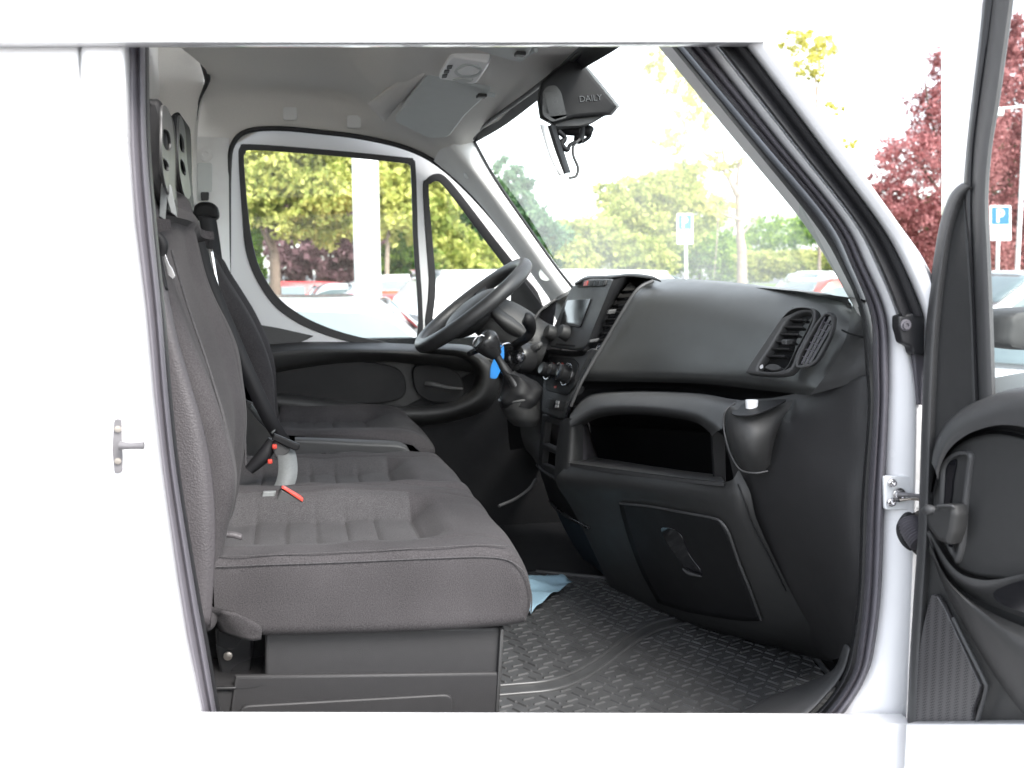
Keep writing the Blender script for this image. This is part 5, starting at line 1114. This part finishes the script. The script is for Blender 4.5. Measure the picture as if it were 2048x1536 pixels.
def leaves(name, blobs, n, size, m, parent):
    rng = np.random.default_rng(abs(hash(name + str(len(blobs)) + str(n))) % 1 + int(n + blobs[0][0] * 7))
    vol = np.array([b[3] * b[4] * b[5] for b in blobs]) ** .75; cnt = rng.multinomial(n, vol / vol.sum()); pts = []
    for b, k in zip(blobs, cnt):
        cl = max(6, k // 28)
        d = rng.normal(size=(cl, 3)); d /= np.linalg.norm(d, axis=1)[:, None]; rr = rng.random(cl) ** .38
        cc = d * rr[:, None]
        idx = rng.integers(0, cl, k); q = cc[idx] + rng.normal(size=(k, 3)) * .10
        pts.append(q * np.array(b[3:6]) + np.array(b[:3]))
    Pn = np.concatenate(pts); k = len(Pn)
    u = rng.normal(size=(k, 3)); u /= np.linalg.norm(u, axis=1)[:, None]; v = np.cross(u, rng.normal(size=(k, 3))); v /= np.linalg.norm(v, axis=1)[:, None]
    s = (size * (.6 + .8 * rng.random(k)))[:, None] / 2
    vs = np.stack([Pn - u * s, Pn + v * s * .55, Pn + u * s, Pn - v * s * .55], axis=1).reshape(-1, 3)
    c = (vs.min(0) + vs.max(0)) / 2; vs = vs - c
    me = bpy.data.meshes.new(name); me.vertices.add(len(vs)); me.vertices.foreach_set('co', vs.ravel()); me.loops.add(4 * k); me.loops.foreach_set('vertex_index', np.arange(4 * k))
    me.polygons.add(k); me.polygons.foreach_set('loop_start', np.arange(k) * 4); me.polygons.foreach_set('loop_total', np.full(k, 4)); me.update(calc_edges=True)
    me.materials.append(m); o = bpy.data.objects.new(name, me); sc.collection.objects.link(o); o.location = tuple(c); setpar(o, parent); return o
def blob(px, py, Y, rx, ry, rd=None):
    c = P(px, py, Y); k = Y / FPX
    return (c.x, c.y, c.z, rx * k, (rd if rd else (rx + ry) / 2 * k), ry * k)
def tree(name, label, cat, base, trunk, branches, blobs, n, size, m, bark=None, group=None, r=.12):
    """base=(px, Y) ; trunk/branches = lists of (px,py) at the same distance"""
    Y = base[1]; b0 = P(base[0], 545, Y); b0.z = 0
    t = empty(name, b0); tag(t, label, cat, group)
    pts = [b0] + [P(x, y, Y) for x, y in trunk]
    its = [tube_data(pts, [r * (1 - .55 * i / max(1, len(pts) - 1)) for i in range(len(pts))], 8, 4)]
    o = mesh_obj('trunk', its[0][0], its[0][1], bark or M['bark'], t, ang=60)
    if branches:
        bi = []
        for br in branches:
            p = [P(x, y, Y + random.uniform(-.2, .2)) for x, y in br[1:]]; rr = br[0]
            bi.append(tube_data(p, [rr * (1 - .75 * i / max(1, len(p) - 1)) for i in range(len(p))], 6, 3))
        v, f = join_data(bi); mesh_obj('branches', v, f, bark or M['bark'], t, ang=60)
    if blobs: leaves('crown', [blob(*b) for b in blobs], n, size, m, t)
    return t
# --- seen through the driver's window
M['bark_mid'] = mat('mid_bark', (.17, .13, .10), .95, noise=(14, .5), bump=(30, .9, .02))
tree('leafy_tree', 'forked tree with lime green leaves at the left of the driver window', 'tree', (552, 16.5), [(550, 540), (547, 500), (540, 465)],
     [(.035, (543, 500), (520, 450), (505, 400)), (.035, (541, 490), (565, 440), (600, 400), (650, 380)), (.03, (536, 470), (545, 400), (580, 330)), (.02, (565, 440), (560, 380), (540, 320))],
     [(560, 340, 16.3, 80, 60), (640, 380, 16.3, 75, 60), (520, 390, 16.3, 60, 60), (660, 450, 16.8, 60, 45), (700, 340, 16.8, 60, 60), (590, 440, 16.3, 60, 40), (620, 300, 16.3, 90, 40), (500, 300, 16.3, 80, 40)], 20000, .10, LM['lime'], M['bark_mid'], r=.10)
tree('leafy_tree', 'thin pale stemmed lime green tree seen right of the white post', 'tree', (775, 22), [(774, 560), (776, 480), (780, 400), (790, 330)], [],
     [(790, 350, 22, 50, 60), (800, 430, 22, 55, 60), (770, 390, 22, 40, 60), (740, 330, 22, 60, 60), (820, 320, 22, 50, 50)], 7000, .17, LM['lime'], r=.06)
tree('purple_tree', 'dark purple leaved tree behind the lime green tree in the driver window', 'tree', (590, 26), [(590, 520)], [], [(590, 500, 26, 55, 70), (540, 400, 27, 70, 90), (500, 330, 27, 60, 60)], 6000, .2, LM['purple'], M['bark_dark'])
tree('purple_tree', 'dark purple leaved tree directly left of the white post', 'tree', (670, 27), [(670, 520)], [], [(665, 510, 27, 60, 65), (640, 430, 28, 80, 70), (720, 480, 28, 50, 80)], 6000, .2, LM['purple'], M['bark_dark'])
tree('conifer', 'bright green conifer at the left edge of the driver window', 'tree', (515, 17), [(515, 560)], [], [(508, 470, 17, 15, 50), (507, 540, 17, 21, 60), (508, 430, 17, 9, 30), (507, 590, 17, 24, 50)], 6000, .09, LM['conifer'], r=.05)
for i, (px, Y, bl, lab, k) in enumerate([
    (800, 30, [(790, 470, 30, 60, 70), (820, 530, 30, 70, 50), (760, 520, 30, 50, 50)], 'green bushy tree behind the red car in the driver window', 'green'),
    (900, 31, [(890, 500, 30, 60, 60), (950, 530, 30, 70, 50), (1010, 520, 31, 50, 45), (860, 420, 31, 60, 60)], 'yellow green bushy tree filling the quarter window', 'lime'),
    (960, 36, [(960, 430, 36, 60, 60), (930, 470, 36, 70, 60), (1000, 480, 36, 50, 50), (880, 380, 37, 60, 70)], 'dark green tree high in the quarter window', 'dark'),
    (860, 27, [(870, 400, 27, 50, 70), (850, 340, 27, 60, 60), (900, 360, 27, 40, 40)], 'lime tree standing tall behind the window divider', 'lime'),
    (1040, 40, [(1030, 400, 40, 45, 55), (1050, 460, 40, 60, 70), (1100, 500, 40, 60, 60), (1010, 360, 40, 40, 40), (1075, 430, 40, 30, 40)], 'blue green tree beside the far windscreen pillar', 'blue')]):
    tree('bushy_tree', lab, 'tree', (px, Y), [(px, 520)], [], bl, 8000, .22, LM[k], M['bark_dark'], group='trees beyond the parked cars')
# --- seen through the windscreen
tree('young_tree', 'nearly bare young tree with a few yellow leaves seen through the windscreen', 'tree', (1486, 21), [(1484, 520), (1480, 470), (1476, 390), (1472, 375)],
     [(.07, (1474, 390), (1455, 350), (1430, 320), (1400, 300), (1370, 270)), (.05, (1474, 378), (1478, 330), (1490, 290), (1488, 240)), (.05, (1472, 380), (1448, 320), (1446, 270), (1440, 200)), (.045, (1478, 385), (1500, 350), (1502, 320)),
      (.035, (1480, 440), (1440, 425), (1432, 400)), (.035, (1482, 470), (1520, 430), (1550, 395)), (.03, (1430, 320), (1410, 290), (1408, 230), (1385, 150)), (.03, (1440, 200), (1425, 150), (1400, 100)), (.02, (1436, 430), (1434, 480), (1428, 555)),
      (.03, (1400, 300), (1375, 300), (1340, 270)), (.02, (1376, 270), (1350, 210), (1335, 160)), (.02, (1520, 430), (1540, 420), (1562, 425)), (.02, (1488, 240), (1500, 200), (1495, 150))],
     [(1345, 150, 21, 45, 50), (1320, 110, 21, 40, 40), (1380, 230, 21, 55, 50), (1340, 290, 21, 50, 35), (1450, 330, 21, 60, 30), (1430, 410, 21, 50, 30), (1400, 170, 21, 50, 60)], 4200, .09, LM['yellow'], r=.13)
tree('young_tree', 'yellow leaved branches rising beyond the near windscreen pillar', 'tree', (1640, 23), [(1640, 400), (1635, 250), (1630, 150)],
     [(.03, (1632, 300), (1660, 240), (1690, 200)), (.03, (1634, 260), (1600, 180), (1590, 100)), (.03, (1632, 200), (1640, 130), (1630, 60)), (.02, (1640, 330), (1690, 290), (1720, 280))],
     [(1620, 120, 23, 40, 45), (1590, 80, 23, 40, 30), (1650, 90, 23, 40, 30), (1625, 155, 23, 30, 20), (1700, 290, 23, 20, 18), (1670, 220, 23, 25, 20)], 2600, .085, LM['yellow'], r=.05)
for i, (px, Y, bl, lab, k, n) in enumerate([
    (1300, 44, [(1290, 400, 44, 70, 50), (1350, 390, 44, 75, 55), (1250, 440, 44, 70, 50), (1400, 430, 44, 60, 50), (1320, 460, 44, 90, 50), (1220, 390, 45, 40, 30), (1380, 350, 44, 40, 35)], 'large yellow green tree behind the left parking sign', 'lime', 15000),
    (1200, 40, [(1200, 470, 40, 70, 40), (1150, 510, 40, 70, 45), (1260, 510, 40, 80, 45), (1300, 530, 40, 60, 40), (1120, 480, 41, 50, 40)], 'low yellow green bush behind the white van roof', 'lime', 12000),
    (1400, 48, [(1400, 500, 48, 70, 60), (1450, 520, 48, 60, 50), (1350, 520, 48, 50, 40)], 'dark green bush between the sign and the bare tree', 'green', 8000),
    (1600, 55, [(1560, 470, 55, 80, 45), (1640, 465, 55, 70, 45), (1500, 480, 55, 60, 45), (1700, 490, 55, 60, 50), (1760, 480, 55, 60, 50)], 'distant green tree behind the red car and windscreen pillar', 'green', 9000),
    (1610, 34, [(1600, 530, 34, 90, 30), (1520, 530, 34, 60, 32), (1680, 535, 34, 60, 30)], 'low yellow green bush behind the red car', 'lime', 9000)]):
    tree('bushy_tree', lab, 'tree', (px, Y), [(px, 520)], [], bl, int(n * 1.6), .19, LM[k], M['bark_dark'], group='trees beyond the parked cars')
# --- copper tree to the right
tree('copper_tree', 'big copper red leaved tree right of the windscreen pillar', 'tree', (1890, 25), [(1890, 480), (1890, 300)], [(.06, (1890, 400), (1840, 330), (1800, 300)), (.06, (1890, 330), (1860, 230), (1850, 150))],
     [(1900, 150, 25, 50, 70), (1860, 230, 25, 60, 60), (1830, 310, 25, 90, 60), (1780, 370, 25, 60, 45), (1840, 420, 25, 100, 70), (1850, 500, 25, 80, 70), (1930, 300, 26, 90, 120), (1960, 200, 26, 60, 100), (1770, 440, 25, 50, 50), (1930, 480, 25.5, 100, 100), (1945, 60, 26, 60, 70)], 42000, .10, LM['red'], M['bark_dark'], r=.2)
tree('copper_tree', 'dark copper leaved tree seen through the open door window', 'tree', (2050, 27), [(2050, 480)], [], [(2030, 150, 27, 70, 110), (2040, 300, 27, 80, 100), (2040, 430, 27, 90, 90), (2040, 530, 27, 90, 60), (2010, 90, 27, 50, 70), (2130, 300, 27, 90, 200), (2000, 500, 27.5, 60, 80)], 24000, .15, LM['red'], M['bark_dark'], r=.2)
tree('dark_hedge', 'tall dark green hedge behind the copper trees', 'hedge', (1950, 32), [(1950, 520)], [], [(1830, 480, 32, 90, 90), (1960, 470, 32, 110, 100), (2070, 450, 32, 110, 110), (1980, 350, 33, 100, 90), (2060, 320, 33, 90, 110)], 12000, .22, LM['dark'], M['bark_dark'])

# --- white post behind the near car
po = empty('flag_pole', Vector((P(740, 640, 10.6).x, 10.6, 0))); tag(po, 'thick white post rising behind the near silver car', 'post')
tube('pole_shaft', [Vector((P(740, 640, 10.6).x, 10.6, 0)), Vector((P(730, 310, 10.6).x, 10.6, P(730, 310, 10.6).z)), Vector((P(726, 160, 10.6).x, 10.6, P(726, 160, 10.6).z + 3))], [.138, .132, .13], M['paint'], po, n=24)
lathe('pole_base', Vector((P(740, 640, 10.6).x, 10.6, 0)), (0, 0, 1), [(0, .2), (.05, .2), (.06, .13), (.1, .125)], M['metal_dark'], po)
# --- parking signs
M['sign_blue'] = mat('sign_blue', (.015, .13, .42), .35, noise=(8, .04)); M['sign_white'] = mat('sign_white', (.82, .83, .84), .35, noise=(8, .02))
def psign(px, Y, x0, x1, y0, ym, y1, label, pole_px):
    b = P(pole_px, 545, Y); b.z = 0
    s = empty('parking_sign', b); tag(s, label, 'sign', 'parking signs')
    tube('pole', [b, Vector((P(px, y0, Y).x, Y, P(px, y0, Y).z))], .038, M['sign_white'], s, n=14, k=2)
    pl = PY(Y - .05)
    pn = plate('sign_plate', [fillet([(x0, y0), (x1, y0), (x1, y1), (x0, y1)], 2)], pl, M['sign_white'], s, .01, .001)
    m_ = 3
    plate('parking_panel', [fillet([(x0 + m_, y0 + m_), (x1 - m_, y0 + m_), (x1 - m_, ym), (x0 + m_, ym)], 2)], pl, M['sign_blue'], pn, .003, .0, off=.004)
    ph = (P(0, y0, Y).z - P(0, ym, Y).z)
    w_ = x1 - x0 - 6; hgt = ym - y0 - 3; ax_ = x0 + 3 + w_ * .30; bx_ = x0 + 3 + w_ * .72; ty = y0 + 3 + hgt * .12; by = y0 + 3 + hgt * .88; t_ = w_ * .13; md = ty + (by - ty) * .58
    arc = [(bx_ - (md - ty) / 2 + math.cos(a) * (md - ty) / 2, (ty + md) / 2 + math.sin(a) * (md - ty) / 2) for a in [math.pi * (-.5 + k / 10) for k in range(11)]]
    arci = [(bx_ - (md - ty) / 2 + math.cos(a) * ((md - ty) / 2 - t_), (ty + md) / 2 + math.sin(a) * ((md - ty) / 2 - t_)) for a in [math.pi * (-.5 + k / 10) for k in range(11)]]
    plate('lettering', [[(ax_, ty)] + arc + [(ax_ + t_, md), (ax_ + t_, by), (ax_, by)], [(ax_ + t_, ty + t_)] + arci + [(ax_ + t_, md - t_)]], pl, M['sign_white'], pn, .002, 0, off=.007)
    for k in range(3): plate('sign_text_line', [[(x0 + 8, ym + 8 + 7 * k), (x1 - 8 - 5 * (k % 2), ym + 8 + 7 * k), (x1 - 8 - 5 * (k % 2), ym + 9.2 + 7 * k), (x0 + 8, ym + 9.2 + 7 * k)]], pl, M['visor'], pn, .001, 0, off=.003) if False else None
    return s
psign(1371, 25, 1354, 1386, 427, 459, 488, 'blue and white parking sign on a post seen through the windscreen', 1376)
psign(1998, 20, 1980, 2022, 411, 449, 481, 'blue and white parking sign seen through the open door window', 1998)
# --- lamp column beyond the right sign
lb = P(2034, 545, 22); lb.z = 0
lpz = P(2034, 215, 22)
lo = empty('street_lamp', lb); tag(lo, 'pale grey lamp post with a short arm beyond the right parking sign', 'street lamp')
tube('lamp_post', [lb, Vector((lb.x, lb.y, lpz.z))], .05, M['sign_white'], lo, n=12, k=2)
tube('lamp_arm', [P(1992, 218, 22), P(2034, 214, 22), P(2080, 210, 22)], .025, M['sign_white'], lo, n=10, k=2)
box('lamp_head', P(1992, 224, 22), (.30, .2, .2), M['sign_white'], lo, bev=.03)

# --- cars
M['car_glass'] = mat('car_glass', (.13, .17, .18), .08, spec=.9, noise=(2, .3)); M['tyre'] = mat('tyre_rubber', (.015, .015, .016), .8, noise=(30, .2)); M['rim'] = mat('wheel_alloy', (.5, .5, .52), .3, metal=.8, noise=(30, .05))
M['lens'] = mat('lamp_lens_clear', (.6, .62, .65), .1, spec=.9, noise=(20, .2)); M['lens_red'] = mat('lamp_lens_red', (.4, .01, .01), .15, noise=(20, .2))
def paint(name, c): return mat(name, c, .3, coat=.8, noise=(2, .03))
def car(name, label, x, y, rz, m, L_=4.2, W=1.75, H=1.45, belt=.92, kind='hatch', group='cars parked outside'):
    r = empty(name, (x, y, 0), None, R(rz)); tag(r, label, 'van' if kind == 'van' else 'car', group)
    MW = Matrix.Translation((x, y, 0)) @ Matrix.Rotation(R(rz), 4, 'Z')
    def fin(nm, vs, fs, mm, par, **k): return mesh_obj(nm, [MW @ Vector(v) for v in vs], fs, mm, par, **k)
    h = L_ / 2
    if kind == 'van':
        bo = [(-h, .35), (-h, .7), (-h + .02, 1.15), (h - .95, 1.12), (h - .25, 1.02), (h - .03, .8), (h, .45), (h - .1, .3), (-h + .1, .28)]
        gh = [(-h + .03, belt), (-h + .06, H - .06), (-h + .25, H), (h - 1.9, H), (h - 1.6, H - .08), (h - .95, belt + .12), (h - .8, belt)]
    else:
        bo = [(-h, .45), (-h + .02, .75), (-h + .12, .95), (-.9, .98), (h - 1.15, .96), (h - .45, .84), (h - .08, .66), (h, .45), (h - .12, .28), (-h + .15, .28)]
        gh = [(-h + .22, belt), (-h + .45, H - .22), (-h + .85, H - .03), (-.2, H), (.25, H - .04), (h - 1.45, belt + .12), (h - 1.15, belt)]
    def loft(outl, w0, w1, zb, zt, rnd, k=4):
        C = curve(outl, k, True); cx = np.mean([c[0] for c in C]); cz = np.mean([c[1] for c in C]); n = len(C); vs = []; fs = []
        S = [-1, -.97, -.9, -.75, -.4, 0, .4, .75, .9, .97, 1]; ins = [rnd, rnd * .4, rnd * .1, 0, 0, 0, 0, 0, rnd * .1, rnd * .4, rnd]
        for s, q in zip(S, ins):
            for c in C:
                f = max(0, min(1, (c[1] - zb) / max(.01, zt - zb))); wv = w0 + (w1 - w0) * f
                dx, dz = c[0] - cx, c[1] - cz; ln = math.hypot(dx, dz) + 1e-6
                vs.append((c[0] - dx / ln * q, s * wv / 2, c[1] - dz / ln * q))
        for j in range(len(S) - 1):
            for i in range(n): fs.append((j * n + i, j * n + (i + 1) % n, (j + 1) * n + (i + 1) % n, (j + 1) * n + i))
        fs.append(tuple(range(n))); fs.append(tuple((len(S) - 1) * n + i for i in reversed(range(n))))
        return vs, fs
    v, f = loft(bo, W, W, 0, 1, .07); body = fin('body', v, f, m, r, ang=40)
    Wt = W - (.10 if kind == 'van' else .38); v, f = loft(gh, W - .06, Wt, belt, H, .05); cab = fin('roof', v, f, m, r, ang=40)
    def yat(z, o=.0): return ((W - .06) + (Wt - W + .06) * max(0, min(1, (z - belt) / (H - belt)))) / 2 + o
    # side windows
    if kind == 'van': wins = [[(h - 1.75, belt + .08), (h - 1.75, H - .16), (h - 1.62, H - .18), (h - 1.12, belt + .1)], [(-.3, belt + .08), (-.3, H - .16), (h - 1.82, H - .16), (h - 1.82, belt + .08)]]
    else: wins = [[(-h + .45, belt + .06), (-h + .68, H - .22), (-h + .95, H - .12), (-.52, H - .09), (-.5, belt + .05)], [(-.42, belt + .05), (-.44, H - .09), (.12, H - .11), (.32, H - .17), (h - 1.42, belt + .06)]]
    for sgn in (-1, 1):
        for wpts in wins:
            wpts = fillet(wpts, .05, 3)
            vs = [(a, sgn * yat(b, .008), b) for a, b in wpts] + [(a, sgn * yat(b, -.02), b) for a, b in wpts]; k = len(wpts)
            fin('side_window', vs, [tuple(range(k)), tuple(range(2 * k - 1, k - 1, -1))] + [(i, (i + 1) % k, k + (i + 1) % k, k + i) for i in range(k)], M['car_glass'], r, ang=30)
    # windscreen and rear window
    fx = [(gh[4][0] + .06, gh[4][1] - .02), (gh[5][0] - .02, gh[5][1] + .03)]
    rx = [(gh[1][0] - .01, gh[1][1] + .02), (gh[0][0] + .04, gh[0][1] + .12)]
    for nm, (t_, b_), sx in (('windscreen', fx, 1), ('rear_window', rx, -1)):
        wt_, wb_ = yat(t_[1]) - .09, yat(b_[1]) - .07
        nrm = Vector((b_[1] - t_[1], 0, t_[0] - b_[0])).normalized(); nrm = nrm if nrm.x * sx > 0 else -nrm
        Rw = []
        for q in np.linspace(0, 1, 4):
            a0 = t_[0] + (b_[0] - t_[0]) * q; z0 = t_[1] + (b_[1] - t_[1]) * q; ww = wt_ + (wb_ - wt_) * q
            Rw.append([MW @ (Vector((a0, s * ww, z0)) + nrm * (.03 + .03 * (1 - s * s))) for s in (-1, -.5, 0, .5, 1)])
        patch(nm, Rw, M['car_glass'], r, 2, 2, thick=.01)
    for sx in (-h + .8, h - .82):
        for sy in (-1, 1):
            c = MW @ Vector((sx, sy * (W / 2 - .10), .31)); ax_ = MW.to_3x3() @ Vector((0, sy, 0))
            wh = lathe('wheel', c, ax_, [(-.1, .24), (-.09, .30), (-.03, .315), (.06, .315), (.10, .29), (.105, .22), (.09, .20)], M['tyre'], r, 24)
            lathe('rim', c, ax_, [(.06, .215), (.10, .21), (.095, .17), (.085, .05), (.095, .04), (.095, .02)], M['rim'], wh, 20)
    for sy in (-1, 1):
        fin('headlight', *box_data((h - .10, sy * (W / 2 - .28), .66), (.22, .34, .14)), M['lens'], r)
        fin('tail_light', *box_data((-h + .05, sy * (W / 2 - .18), .80), (.12, .26, .2)), M['lens_red'], r)
        o_ = fin('door_mirror', *box_data((h - 1.5, sy * (W / 2 + .09), belt + .08), (.12, .2, .13)), m, r); bevel(o_, .03)
        for k in (-.45, .55): o_ = fin('door_handle', *box_data((k, sy * (W / 2 + .005), .84), (.16, .03, .03)), M['plastic_smooth'], r)
    return r
def cx(px, Y): return P(px, 560, Y).x
WH = M['paint']; RD = paint('red_paint', (.50, .03, .03)); SV = paint('silver_paint', (.45, .46, .47))
car('parked_car', 'pale silver car parked closest, low in the driver window', .40, 8.25, 0, paint('pale_silver_paint', (.30, .30, .31)), 4.3, 1.74, 1.47)
car('parked_car', 'silver car with rounded roof left of the white post', cx(668, 20), 20, 181, SV, 4.0, 1.72, 1.45)
car('parked_car', 'red car with dark windscreen at the left corner of the driver window', cx(570, 23.5), 23.5, 179, RD, 4.2, 1.75, 1.46)
car('parked_car', 'red car with pale side windows right of the white post', cx(826, 16), 16.5, 70, paint('red_paint_two', (.55, .05, .05)), 4.1, 1.72, 1.38)
car('parked_car', 'white car with arched roof seen in the quarter window', cx(890, 19.5), 19.5, 2, WH, 4.4, 1.78, 1.62)
car('parked_van', 'white van roof showing just above the radio panel', cx(1190, 13), 13, 5, WH, 4.6, 1.8, 1.68, 1.05, 'van')
car('parked_car', 'red car seen above the dashboard beside the near windscreen pillar', cx(1640, 14), 14.0, 178, paint('orange_red_paint', (.55, .07, .05)), 4.2, 1.75, 1.56)
car('parked_car', 'white car parked right behind the red car above the dashboard', cx(1640, 18), 18, 178, WH, 4.5, 1.8, 1.66)
car('parked_van', 'white van standing under the right parking sign', cx(2080, 14), 14, 180, WH, 4.6, 1.85, 1.68, 1.05, 'van')
bc = car('parked_car', 'white car with a blue bonnet stripe below the wing mirror', cx(2100, 6.5), 6.9, 215, WH, 4.0, 1.7, 1.22, .82)
st_ = mesh_obj('bonnet_stripe', [bc.matrix_basis @ Vector(v) for v in ((.9, -.86, .93), (1.9, -.8, .78), (1.9, -.72, .80), (.9, -.78, .95))], [(0, 1, 2, 3)], M['sign_blue'], bc)
# ---------------------------------------------------------------- keep three levels: thing > part > sub-part
bpy.context.view_layer.update()
def depth(o):
    d = 1
    while o.parent: o = o.parent; d += 1
    return d
for o in list(bpy.data.objects):
    if o.type != 'MESH' and o.type != 'EMPTY': continue
    while depth(o) > 3:
        w_ = o.matrix_world.copy(); setpar(o, o.parent.parent)
